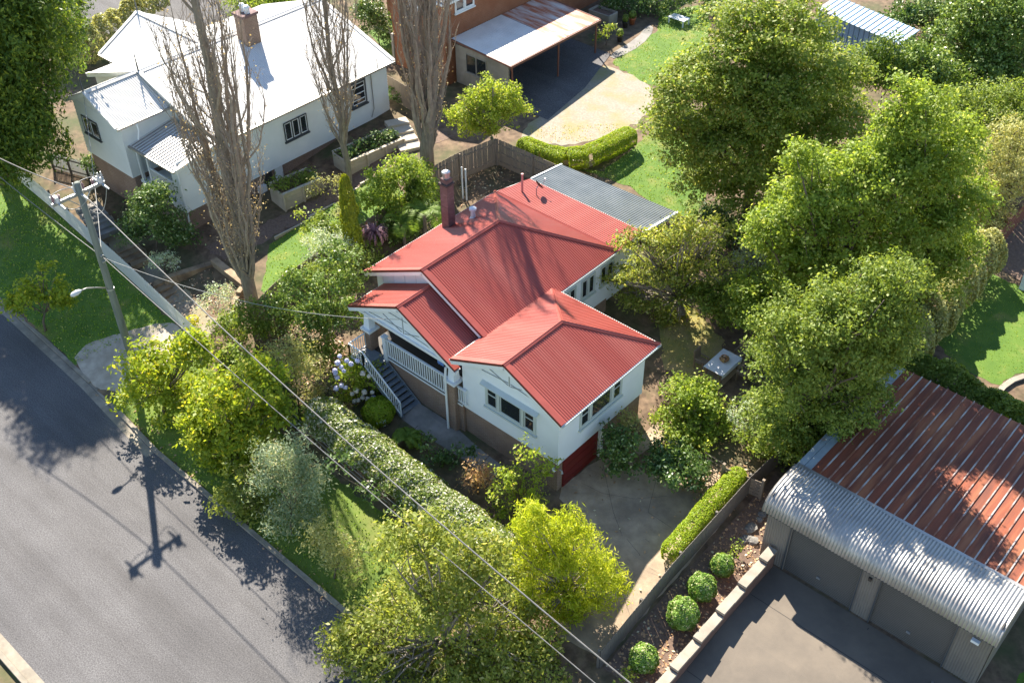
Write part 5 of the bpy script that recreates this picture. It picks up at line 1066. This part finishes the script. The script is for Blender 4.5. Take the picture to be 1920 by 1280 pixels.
# street side
tree('street_tree', 'yellow-green street tree at the foot of the power pole', 'tree', G(305, 775), [(350, 665, 1.25, 1.1), (278, 695, 1.5, 1.1), (330, 745, 1.6, 1.1), (255, 740, 1.0, .8), (365, 640, .8, .7)], 'street', .1)
tree('street_tree', 'yellow-green street tree in the middle of the verge', 'tree', G(440, 865), [(375, 790, 1.0, .8), (415, 890, .9, .7), (420, 735, 1.5, 1.1), (490, 705, 1.2, .9), (395, 820, 1.3, 1.0), (450, 790, 1.5, 1.1), (500, 775, 1.2, .9), (440, 865, 1.4, 1.0), (465, 925, 1.0, .8)], 'street', .11, open_=1.15)
tree('street_tree', 'half-shaded yellow-leaved street tree at the left edge', 'tree', G(85, 620), [(60, 550, .9, .7), (110, 565, .8, .6), (90, 510, .6, .5), (115, 545, .7, .5), (35, 570, .8, .6)], 'street', .06, open_=.9)
shrub('leafy olive-green bush beside the kerb under the middle street tree', G(455, 965), [(430, 930, .8, .6), (470, 950, .9, .6), (500, 985, .8, .6), (450, 890, .7, .5)], 'cherry', name='street_shrub')
shrub('low mid-green bush between the street trees and the wire fence', G(400, 780), [(385, 745, .7, .5), (520, 800, .7, .5), (500, 835, .7, .5)], 'street', name='street_shrub')
shrub('grey-green upright shrub on the verge beside the lawn strip', G(545, 1000), [(520, 880, 1.2, 1.3), (570, 900, 1.1, 1.2), (545, 960, 1.3, 1.0), (560, 840, .6, .8)], 'greygreen', name='street_shrub', k=1.2)
shrub('brownish-green drooping bush on the kerb below the grey-green shrub', G(625, 1085), [(600, 1010, .9, .9), (640, 1045, .9, .8), (660, 1070, .6, .6)], 'olive', name='street_shrub')
tree('cherry_tree', 'large olive-leaved cherry tree overhanging the road at the bottom', 'tree', G(845, 1225), [(830, 1100, 2.5, 1.3, .6), (720, 1170, 1.9, 1.0, .2), (955, 1180, 2.0, 1.0), (785, 1010, 1.6, .9, .6), (870, 1230, 2.3, 1.1, -.5), (1000, 1250, 1.5, .8, -.6), (690, 1225, 1.5, .8, -.4), (900, 1050, 1.4, .8, .5), (760, 1255, 1.6, .8, -.8), (640, 1195, .9, .6)], 'cherry', .16, 'pale_bark', 8, open_=1.35)
tree('golden_tree', 'feathery golden-green tree beside the driveway', 'tree', G(1065, 1140), [(1015, 1020, 1.15, .9), (1105, 1065, 1.15, .75), (1045, 1095, 1.15, .8), (1000, 972, .75, .6), (1140, 1088, .75, .55), (1070, 990, .85, .65), (985, 1065, .8, .7), (1080, 1125, .95, .5), (1045, 1040, 1.0, .8), (1040, 1140, .95, .5, -.4), (1105, 1125, .9, .5, -.4), (1150, 1110, .6, .4, -.3), (985, 1110, .7, .5, -.3), (972, 1005, .65, .6), (1100, 1020, .7, .5)], 'golden', .12, 'pale_bark', 4, k=1.15)
tree('young_tree', 'light green young tree in front of the white wing corner', 'tree', G(968, 970), [(985, 845, .55, .6), (950, 890, .65, .6), (1010, 885, .6, .5), (985, 915, .8, .6), (940, 930, .7, .5), (1035, 870, .4, .35), (1000, 945, .7, .5), (930, 960, .6, .4)], 'lime', .05)
shrub('bronze-leaved shrub between the hedge and the path', G(895, 925), [(895, 885, .55, .6), (880, 905, .4, .45), (915, 895, .4, .5)], 'rust', name='bronze_shrub')
hedge_mesh('camellia_hedge', 'long white-flecked camellia hedge across the front garden', [(2.5, -5.45), (7.9, -5.55), (12.6, -5.75), (14.2, -5.7)], 2.1, 1.8, 'camellia', .12, .08, 640, .6, .05)
shrub('glossy dark camellia bush left of the porch', G(615, 655), [(585, 545, 1.2, 1.0), (640, 585, 1.1, .9), (555, 530, .9, .8), (650, 525, .9, .8), (600, 600, 1.1, .9), (630, 480, .8, .7), (570, 585, .9, .8), (665, 490, .7, .7)], 'camellia', name='camellia_bush')
shrub('olive-green fine-leaved shrub below the camellia bush', G(560, 770), [(545, 660, .9, 1.0), (575, 690, .9, .8), (540, 720, .9, .8), (575, 735, .6, .5)], 'olive', name='garden_shrub')
shrub('tufty small shrub beside the garden path near the hydrangea', G(592, 748), [(592, 732, .5, .4)], 'olive', name='garden_shrub')
shrub('dark ferny bush against the picket fence end', G(445, 655), [(425, 610, .8, .7), (455, 590, .8, .7), (480, 620, .8, .7), (440, 640, .6, .5)], 'mid', name='garden_shrub')
shrub('bright green bush right of the picket fence end', G(480, 715), [(450, 665, .55, .45), (490, 690, .6, .5), (465, 690, .5, .4)], 'bright', name='garden_shrub')
shrub('dark undergrowth along the wire fence', G(520, 790), [(505, 720, .8, .7), (530, 750, .8, .6), (555, 780, .7, .5), (490, 770, .6, .5)], 'dark', name='garden_shrub')
shrub('shaded low shrubs under the camellia hedge', G(760, 985), [(700, 920, .6, .35), (760, 960, .6, .35), (640, 870, .6, .35), (810, 1000, .6, .35)], 'dark', name='garden_shrub')
shrub('low dark ground cover beside the front path', G(835, 865), [(820, 850, .6, .25), (850, 875, .6, .25), (870, 840, .5, .2), (800, 830, .4, .2)], 'dark', name='ground_shrub')
shrub('leafy green shrub against the near paling fence', G(535, 620), [(520, 570, .8, .7), (545, 590, .8, .6), (510, 600, .7, .6), (530, 625, .6, .5)], 'camellia', name='garden_shrub')
shrub('green shrub filling the corner below the camellia bush', G(605, 690), [(600, 650, .8, .6), (625, 660, .7, .5), (590, 680, .6, .5)], 'mid', name='garden_shrub')
shrub('low green growth in front of the picket fence corner', G(410, 690), [(400, 665, .7, .5), (425, 690, .7, .5), (450, 715, .7, .5)], 'mid', name='garden_shrub')
shrub('leafy shrub between the golden cypress and the camellia bush', G(640, 560), [(625, 520, .9, .8), (655, 530, .8, .7), (600, 510, .8, .7)], 'mid', name='garden_shrub')
shrub('dense leafy bank between the neighbouring lawn and the golden cypress', G(640, 480), [(600, 420, .8, .6), (630, 430, .8, .6), (655, 445, .7, .6), (620, 465, .8, .6), (690, 440, .6, .5)], 'mid', name='garden_thicket')
shrub('dark glossy bank under the tree ferns', G(770, 450), [(735, 430, .8, .6), (770, 425, .8, .6), (795, 420, .6, .5), (750, 455, .8, .5), (715, 460, .6, .5)], 'camellia', name='garden_thicket')
shrub('leafy shrubs behind the chimney beside the back yard', G(800, 380), [(805, 350, .6, .5), (790, 365, .6, .5), (785, 315, .8, .6)], 'mid', name='garden_thicket')
shrub('weedy growth on the soil between hedge and hydrangea', G(610, 745), [(605, 735, .6, .3), (640, 750, .5, .25), (575, 755, .5, .3)], 'olive', name='ground_shrub')
# hydrangea with flower heads
hb = G(672, 745); HY = shrub('hydrangea bush with blue and faded cream heads beside the stairs', hb, [(655, 690, .75, .6), (690, 700, .8, .6), (660, 730, .8, .55), (695, 735, .7, .5), (640, 705, .5, .45)], 'lime', name='hydrangea')
for i, (x, y) in enumerate(((633, 680), (640, 688), (650, 676), (658, 682), (670, 676), (628, 695), (632, 708), (640, 722), (648, 726), (630, 728), (629, 700), (680, 700), (692, 705), (668, 732), (680, 745), (690, 748), (698, 735), (672, 750), (683, 735), (660, 738), (665, 752), (645, 695), (700, 745), (637, 668))):
    c = V_(x, y, hb, -.75+RNG.uniform(-.1, .1)); r_ = RNG.uniform(.09, .14); q = RNG.normal(0, 1, (90, 3)); q /= np.linalg.norm(q, axis=1, keepdims=True)
    m = MB(); 
    for p_ in q[:60]: 
        n_ = p_+RNG.normal(0, .2, 3); n_ /= np.linalg.norm(n_); a_ = np.cross(n_, (.3, .8, .5)); a_ /= np.linalg.norm(a_); b_ = np.cross(n_, a_); o_ = c+p_*r_; m.add([o_+a_*.045, o_+b_*.045, o_-a_*.045, o_-b_*.045], [(0, 1, 2, 3)])
    m.lathe(c-np.array([0, 0, r_*.8]), [(.02, 0), (r_*.75, r_*.4), (r_*.85, r_*.8), (r_*.7, r_*1.3), (.02, r_*1.6)], 8); m.build('flower_head', MT['hyd_blue'] if i < 11 or i > 20 else MT['hyd_cream'], HY)
b0 = G(712, 785); ball('dome_shrub', 'clipped dome of yellow-green foliage at the foot of the stairs', b0, b0+(0, 0, .5), .78, 'box', .85)
shrub('small silver shrub beside the clipped dome', G(722, 800), [(722, 785, .35, .3)], 'silver', name='silver_shrub')
strap_plant('tree_fern', 'low yellow-green tree fern beside the front path', 'fern', G(765, 835), 12, 1.2, .34, 'fern', .55, 1.3, pinnate=True)
strap_plant('tree_fern', 'tree fern with long fronds against the left roof edge', 'fern', G(800, 470), 12, 2.3, .5, 'fern', 2.6, 1.3, pinnate=True)
strap_plant('tree_fern', 'smaller tree fern in the shade left of the tall fern', 'fern', G(760, 470), 9, 1.7, .45, 'fern', 1.9, 1.2, pinnate=True)
strap_plant('cordyline', 'purple strap-leaved cordyline beside the red roof', 'cordyline', G(708, 490), 110, 1.05, .10, 'purple', 1.9, 1.5)
# left of the house
column('golden_cypress', 'narrow golden pencil cypress left of the roof', G(668, 505), 6.0, .5, 'goldcol', n=7500)
column('dark_cypress', 'dark narrow cypress among the leafy shrubs behind the chimney', G(780, 425), 3.6, .5, 'conifer', n=5000)
shrub('leafy light green thicket left of the chimney', G(745, 430), [(720, 340, 1.1, .9), (755, 320, 1.0, .8), (795, 345, .9, .8), (705, 375, .9, .8), (740, 385, 1.0, .8), (800, 380, .8, .7)], 'bright', name='garden_thicket')
shrub('silvery green shrub below the golden cypress', G(620, 520), [(600, 450, .9, .7), (640, 460, .8, .7), (615, 490, 1.0, .7), (590, 480, .6, .5)], 'silver', name='garden_shrub')
shrub('mid green shrub between golden cypress and cordyline', G(690, 505), [(685, 470, .7, .6), (705, 490, .6, .5), (660, 490, .6, .6)], 'mid', name='garden_shrub')
tree('sapling', 'thin sapling standing on the neighbouring lawn', 'tree', G(582, 470), [(565, 405, .28, .5), (572, 430, .3, .4)], 'lime', .025)
tree('round_tree', 'small light green tree at the back fence corner', 'tree', G(926, 300), [(915, 205, 1.6, 1.1), (870, 220, 1.1, .8), (965, 205, 1.1, .8), (920, 168, 1.1, .8), (885, 190, 1.0, .8), (955, 180, .9, .7), (900, 240, 1.2, .7)], 'lime', .13, 'pale_bark', k=1.1)
hedge_mesh('clipped_hedge', 'curved bright green clipped hedge behind the back fence', [W(x, y, 4.95)[:2] for x, y in ((985, 262), (1020, 276), (1062, 284), (1100, 279), (1140, 262), (1178, 242))], 1.35, 1.25, 'box', .075, .05, 1200, .12, .02, z0=3.75)
hedge_mesh('clipped_hedge', 'bright yellow-green clipped hedge along the driveway fence', [(19.55, -1.2), (19.45, .5), (19.35, 2.2), (19.35, 4.0)], 1.0, 1.1, 'box', .075, .05, 1100, .22, .03)
def ptop(b, x, y, z): v = V_(x, y, b)-b; return b+v*(z-b[2])/v[2]
b0 = G(475, 575); poplar('largest bare poplar in front of the white house', b0, ptop(b0, 365, 0, 23.5), 2.5, 56, .36, 3600, .06, 3)
b0 = G(655, 345); poplar('second bare poplar in front of the white house windows', b0, ptop(b0, 605, 0, 18.5), 1.7, 40, .2, 700, .14, 5)
b0 = G(803, 330); poplar('third bare poplar behind the chimney with a thick trunk', b0, ptop(b0, 808, 0, 24.5), 1.9, 54, .45, 1400, .05, 8)
# around the white house
tree('conifer', 'huge dark green conifer filling the top left corner', 'tree', (-29.2, -4.4, tz(-29.2, -4.4)), [(35, 250, 3.1, 2.8, -3), (42, 140, 3.5, 3.0, -2.2), (35, 40, 3.3, 3.0, -2.2), (20, -40, 2.4, 2.4, -2.2), (-60, 190, 3.4, 3, -2.2), (-60, 60, 3.4, 3.2, -2.2), (-10, 290, 2.2, 1.6, -2), (-40, -60, 2.4, 2.6, -2.2)], 'conifer', .4, k=.85, tscale=1.3)
tree('conifer', 'rounded conifer behind the huge one at the top edge', 'tree', G(120, 85), [(125, 0, 1.7, 1.7), (110, -30, 1.9, 1.9), (155, 60, .9, 1.0)], 'conifer', .2)
hedge_mesh('leafy_hedge', 'leafy hedge behind the left wing of the white house', [G(165, 130)[:2], G(215, 75)[:2], G(300, 30)[:2]], 2.2, 2.2, 'olive', .2, .12, 190, .7, .15)
shrub('bright bush behind the ridge of the white house', G(540, 40), [(510, 0, 1.8, 1.4), (460, 8, 1.5, 1.2), (560, 0, 1.2, 1)], 'bright', name='garden_shrub')
shrub('dark leafy bush between the white house and the brick house', G(712, 85), [(705, 45, 1.3, 1.2), (725, 65, 1.0, .9), (690, 20, 1.2, 1)], 'dark', name='garden_shrub')
shrub('large dark shrub below the white house porch', G(290, 475), [(285, 395, 1.5, 1.2), (320, 430, 1.2, .9), (255, 430, 1.1, .9), (290, 365, 1.0, .8), (340, 445, .9, .8)], 'dark', name='garden_shrub')
shrub('silver shrub beside the upper garden steps', G(308, 525), [(308, 488, .8, .65), (290, 495, .5, .4), (325, 498, .5, .4)], 'silver', name='silver_shrub')
shrub('silver shrub in the sunken bed beside the largest poplar', G(405, 600), [(412, 550, .75, .6), (395, 570, .6, .5), (425, 575, .6, .4)], 'silver', name='silver_shrub')
shrub('small orange-flowered plant at the end of the picket fence', G(362, 620), [(360, 605, .3, .25)], 'mid', name='flower_clump', trunk=0)
fo = G(362, 620); q = RNG.normal(0, 1, (150, 3)); q[:, 2] = abs(q[:, 2]); q /= np.linalg.norm(q, axis=1, keepdims=True); FO = thing('marigolds', 'clump of orange flowers above the picket fence end', 'flowers', V_(360, 600, fo)); leaves_mesh('petals', V_(360, 600, fo)+q*np.array([.38, .38, .18]), q, .1, .09, LF['orange'], FO)
def plbl(a, b, w_, h, n, r1, r2):
    a, b = G(*a), G(*b); d = (b-a)[:2]; d /= np.linalg.norm(d); nn = np.array([-d[1], d[0]]); z = min(a[2], b[2])+h
    return [(np.array([*(a[:2]+(b-a)[:2]*t+nn*w_/2), z+r2*random.uniform(.1, .9)]), r1, r2*random.uniform(.8, 1.2)) for t in np.linspace(.12, .88, n)]
bl = plbl((535, 395), (605, 357), 1.5, 1.0, 4, .55, .42); shrub('green plants filling the near planter box', bl[1][0]-(0, 0, .5), bl, 'mid', name='planter_shrub')
bl = plbl((655, 330), (757, 273), 1.6, .85, 7, .6, .42); shrub('dark plants filling the long sleeper planter', bl[2][0]-(0, 0, .5), bl, 'dark', name='planter_shrub')
shrub('loose leafy shrub beside the near planter box', G(610, 375), [(600, 345, .7, .5), (630, 345, .6, .5), (590, 365, .5, .4)], 'olive', name='garden_shrub', open_=.7)
shrub('dark garden plants beside the sunlit paling fence', G(750, 190), [(735, 175, .7, .45), (760, 190, .6, .4), (775, 205, .5, .4)], 'dark', name='garden_shrub')
shrub('dark shrubs under the picket gate', G(205, 335), [(190, 315, .8, .6), (225, 330, .7, .5), (170, 300, .7, .5)], 'dark', name='garden_shrub')
# top right
tree('maple_tree', 'very large olive-green maple in the upper right', 'tree', G(1395, 440), [(1420, 240, 3.4, 2.6), (1325, 150, 2.4, 1.9), (1500, 130, 2.6, 2.0), (1400, 60, 2.5, 1.9, .5), (1560, 215, 2.3, 1.8), (1290, 255, 2.2, 1.6), (1450, 330, 3.0, 1.9), (1480, 40, 2.2, 1.7, .5), (1340, 330, 2.4, 1.8), (1575, 130, 1.7, 1.4, .5), (1535, 310, 2.0, 1.5), (1260, 200, 1.4, 1.1), (1420, 140, 2.4, 1.9), (1350, 235, 2.2, 1.7), (1500, 225, 2.4, 1.8), (1440, 200, 2.2, 1.6, -1.2)], 'maple', .3, limbs=1, k=1.35)
shrub('rounded bright conifer bush behind the maple', G(1655, 220), [(1650, 130, 1.7, 1.9)], 'conifer', name='round_conifer', k=1.4)
tree('laurel_tree', 'glossy laurel tree in the far top right corner', 'tree', G(1850, 150), [(1870, 60, 2.6, 2.0), (1790, 90, 2.4, 1.9), (1910, 20, 2.6, 2), (1830, 20, 2.2, 1.7)], 'camellia', .2, tscale=1.4, k=.55)
tree('laurel_tree', 'glossy laurel tree left of the corner laurel', 'tree', G(1745, 210), [(1740, 140, 2.0, 1.6), (1705, 110, 1.5, 1.3), (1780, 160, 1.7, 1.4)], 'camellia', .2, tscale=1.4, k=.55)
tree('leafy_tree', 'dark green tree below the corner laurels', 'tree', G(1850, 300), [(1850, 215, 2.3, 1.7), (1905, 200, 1.9, 1.6), (1800, 195, 1.4, 1.2), (1890, 260, 1.8, 1.3)], 'mid', .2, k=.8)
tree('olive_tree', 'pale olive-green tree at the right edge', 'tree', G(1885, 420), [(1870, 320, 2.1, 1.7), (1910, 270, 1.8, 1.5), (1840, 370, 1.5, 1.2), (1915, 350, 1.6, 1.3)], 'olive', .2)
shrub('dark shrubs at the top edge right of the blue shed', G(1730, 70), [(1720, 25, 1.8, 1.3), (1780, 20, 1.7, 1.3), (1690, 50, 1.2, .9)], 'dark', name='garden_shrub', k=.7)
shrub('dark shrubs at the top edge behind the bright lawn', G(1240, 25), [(1210, 5, 1.5, 1.1), (1270, 0, 1.5, 1.2), (1150, 5, 1.2, .9), (1330, 0, 1.6, 1.3)], 'dark', name='garden_shrub', k=.7)
shrub('yellow-leaved plants beside the carport post', G(1135, 85), [(1128, 68, .5, .5), (1145, 55, .4, .5)], 'lime', name='garden_shrub')
tree('elm_tree', 'tall bright green elm nearest the right hedge', 'tree', G(1700, 640), [(1715, 205, 1.5, 1.5), (1755, 280, 2.2, 1.8), (1690, 320, 2.1, 1.7), (1795, 365, 1.6, 1.4), (1735, 395, 2.2, 1.7), (1680, 440, 2.0, 1.5), (1780, 455, 1.6, 1.3), (1730, 500, 2.0, 1.4), (1680, 250, 1.2, 1.1)], 'bright', .22, k=1.2)
tree('elm_tree', 'tall bright green elm with a pointed top in front of the maple', 'tree', G(1560, 670), [(1500, 300, .8, 1.0), (1560, 335, 1.7, 1.4), (1505, 390, 1.9, 1.5), (1605, 415, 2.4, 1.9), (1540, 485, 2.5, 1.8), (1635, 520, 2.3, 1.7), (1465, 480, 1.7, 1.3), (1625, 325, 1.6, 1.3), (1580, 570, 2.4, 1.5), (1480, 560, 1.8, 1.3), (1440, 430, 1.2, 1.0), (1650, 600, 1.9, 1.3)], 'bright', .22, k=1.2)
tree('leafy_tree', 'dark spreading tree overhanging the left edge of the rusted roof', 'tree', G(1510, 870), [(1485, 690, 1.9, 1.5), (1560, 655, 2.2, 1.6), (1445, 765, 1.3, 1.0), (1545, 755, 2.0, 1.5), (1615, 630, 2.0, 1.5), (1650, 585, 1.8, 1.4), (1485, 800, 1.7, 1.2), (1600, 715, 1.6, 1.2), (1530, 830, 1.5, 1.0), (1660, 660, 1.2, 1.0), (1590, 575, 1.9, 1.4), (1520, 605, 1.8, 1.3), (1670, 530, 1.5, 1.2), (1465, 615, 1.3, 1.0)], 'mid', .22, k=1.25)
shrub('yellow-green tree mass right of the outdoor table', G(1425, 660), [(1425, 570, 1.2, .9), (1395, 590, .9, .7), (1450, 610, 1.1, .8), (1400, 545, .9, .7)], 'bright', name='garden_shrub')
shrub('mid green shrub mass beyond the dry lawn', G(1360, 610), [(1335, 555, 1.1, .8), (1375, 545, 1.1, .8), (1345, 590, .9, .6), (1300, 545, .8, .6)], 'mid', name='garden_shrub')
tree('open_cherry_tree', 'open cherry tree with bare grey limbs beside the red roof', 'tree', G(1290, 600), [(1180, 450, .9, .6), (1240, 460, 1.1, .8), (1290, 430, 1.1, .8), (1160, 520, .9, .6), (1215, 510, 1.1, .7), (1275, 500, 1.4, .9), (1330, 480, 1.3, .8), (1230, 560, 1.0, .6), (1300, 545, 1.2, .8), (1180, 560, .8, .5), (1340, 430, 1.0, .7), (1260, 590, .9, .5)], 'cherry', .15, 'pale_bark', 9, open_=.95)
shrub('silvery bare-twigged shrub behind the open cherry tree', G(1430, 510), [(1425, 450, 1.3, 1.0), (1400, 480, 1.0, .8), (1450, 490, 1.0, .8)], 'silver', name='silver_shrub')
shrub('dark understorey below the very large maple', G(1390, 450), [(1340, 410, 1.6, .8), (1420, 405, 1.6, .8), (1380, 440, 1.4, .7)], 'dark', name='garden_shrub')
shrub('light green leafy shrub right of the side path', G(1300, 790), [(1275, 735, 1.0, .7, .2), (1320, 745, 1.1, .8, .3), (1290, 785, 1.1, .8), (1345, 800, .9, .7, -.4), (1250, 780, .7, .6), (1300, 835, 1.0, .6, -1.2), (1255, 825, .7, .5, -1.1)], 'bright', name='garden_shrub')
shrub('dark rounded shrub at the fork of the driveway', G(1265, 905), [(1262, 868, 1.15, .75), (1295, 885, .8, .55), (1235, 872, .7, .55)], 'dark', name='garden_shrub', k=1.5)
shrub('dark shrub beside the red garage door', G(1165, 885), [(1165, 825, .85, .85), (1160, 865, .75, .5)], 'dark', name='garden_shrub', k=1.3)
shrub('olive shrub growing up the brick wall right of the garage door', G(1185, 830), [(1180, 780, .6, .5), (1190, 800, .5, .5)], 'olive', name='garden_shrub')
hedge_mesh('tall_hedge', 'tall loose hedge running beside the mown lawn', [(21.1, 24.8), (21.2, 19.5), (21.3, 15.4)], 2.2, 2.6, 'olive', .15, .09, 420, .6, .1)
hedge_mesh('tall_hedge', 'dark leafy hedge behind the rusted garage roof', [(20.6, 14.3), (24, 14.5), (27.3, 14.0)], 2.2, 2.6, 'mid', .15, .09, 420, .7, .12)
shrub('yellow-green shrub at the right edge behind the rusted roof', G(1890, 830), [(1870, 775, .9, .6), (1905, 780, .9, .7), (1890, 810, .8, .6)], 'street', name='garden_shrub', tscale=.75, k=1.5)
shrub('loose green plant at the top of the mulch bed', G(1382, 1040), [(1380, 1028, .4, .3)], 'bright', name='garden_shrub', tscale=.7)
shrub('yellow-green tuft at the bottom of the mulch bed', G(1180, 1275), [(1178, 1262, .45, .3)], 'lime', name='garden_shrub')
for (x, y, r_), lb in zip(((1353, 1066, .5), (1315, 1109, .6), (1280, 1156, .66), (1208, 1230, .58)), ('topmost clipped topiary ball in the mulch bed', 'second clipped topiary ball from the garage in the mulch bed', 'third clipped topiary ball from the garage in the mulch bed', 'lowest clipped topiary ball in the mulch bed')):
    c_ = W(x, y, 1.2); b0 = c_.copy(); b0[2] = tz(b0[0], b0[1]); c_[2] = b0[2]+r_*1.0; ball('topiary_ball', lb, b0, c_, r_, 'topiary', squash=random.uniform(.88, 1.06), L=.10, Wd=.06, group='topiary balls in the mulch bed')
shrub('deep green understorey between the two elms', G(1650, 600), [(1640, 560, 1.7, 1.2), (1690, 540, 1.6, 1.2), (1600, 610, 1.6, 1.1), (1660, 620, 1.6, 1.1), (1720, 590, 1.4, 1.0)], 'mid', name='garden_thicket')
shrub('deep green understorey behind the outdoor table', G(1480, 620), [(1460, 560, 1.4, 1.0), (1500, 590, 1.5, 1.0), (1440, 520, 1.3, .9), (1530, 620, 1.4, .9)], 'mid', name='garden_thicket')
shrub('dark understorey between the maple and the laurels', G(1670, 330), [(1640, 290, 1.6, 1.2), (1680, 260, 1.5, 1.2), (1720, 250, 1.6, 1.2), (1650, 350, 1.5, 1.0)], 'dark', name='garden_thicket')
shrub('olive understorey at the right edge below the olive tree', G(1850, 440), [(1830, 420, 1.3, .9), (1860, 400, 1.3, 1.0), (1810, 460, 1.2, .9)], 'olive', name='garden_thicket')
shrub('dark low growth under the spreading tree beside the rusted roof', G(1440, 850), [(1420, 820, 1.1, .7), (1470, 850, 1.1, .7), (1530, 830, 1.2, .8), (1580, 790, 1.2, .8), (1620, 740, 1.2, .8)], 'mid', name='garden_thicket')
shrub('pale green growth left of the spreading tree', G(1400, 810), [(1395, 780, .8, .5), (1410, 790, .8, .5), (1415, 760, .7, .5)], 'silver', name='garden_thicket')
shrub('dark broadleaf mass between the corner laurels', G(1800, 190), [(1790, 170, 2.2, 1.5), (1850, 150, 2.2, 1.5), (1740, 190, 1.6, 1.2), (1900, 130, 2.0, 1.4)], 'camellia', name='garden_thicket', tscale=1.5, k=.5)
shrub('dark broadleaf mass at the top edge right of the blue shed', G(1830, 80), [(1800, 40, 2.2, 1.5), (1750, 60, 1.8, 1.3), (1880, 20, 2.4, 1.6), (1690, 30, 1.6, 1.1), (1910, 90, 2.0, 1.4)], 'dark', name='garden_thicket', tscale=1.5, k=.5)
shrub('mixed green mass at the right edge above the olive tree', G(1890, 280), [(1900, 240, 1.8, 1.3), (1850, 280, 1.8, 1.2), (1800, 260, 1.6, 1.1), (1770, 230, 1.4, 1.0)], 'mid', name='garden_thicket', tscale=1.4, k=.5)
# loose rocks in the bed
for i in range(9):
    x, y = 21.2+random.uniform(-.6, .7), 2.2+random.uniform(-.3, 3.2); r_ = random.uniform(.14, .28); m = MB(); m.lathe((x, y, tz(x, y)-.05), [(.02, 0), (r_, .05), (r_*.9, r_*.6), (r_*.4, r_*.8)], 7); m.v = [(p[0]+random.uniform(-.04, .04), p[1]+random.uniform(-.04, .04), p[2]+random.uniform(-.03, .03)) for p in m.v]
    tag(m.build('rock', MT['path']), 'rough grey rock in the shaded bed beside the garage wall', 'rock', 'rocks beside the garage wall')
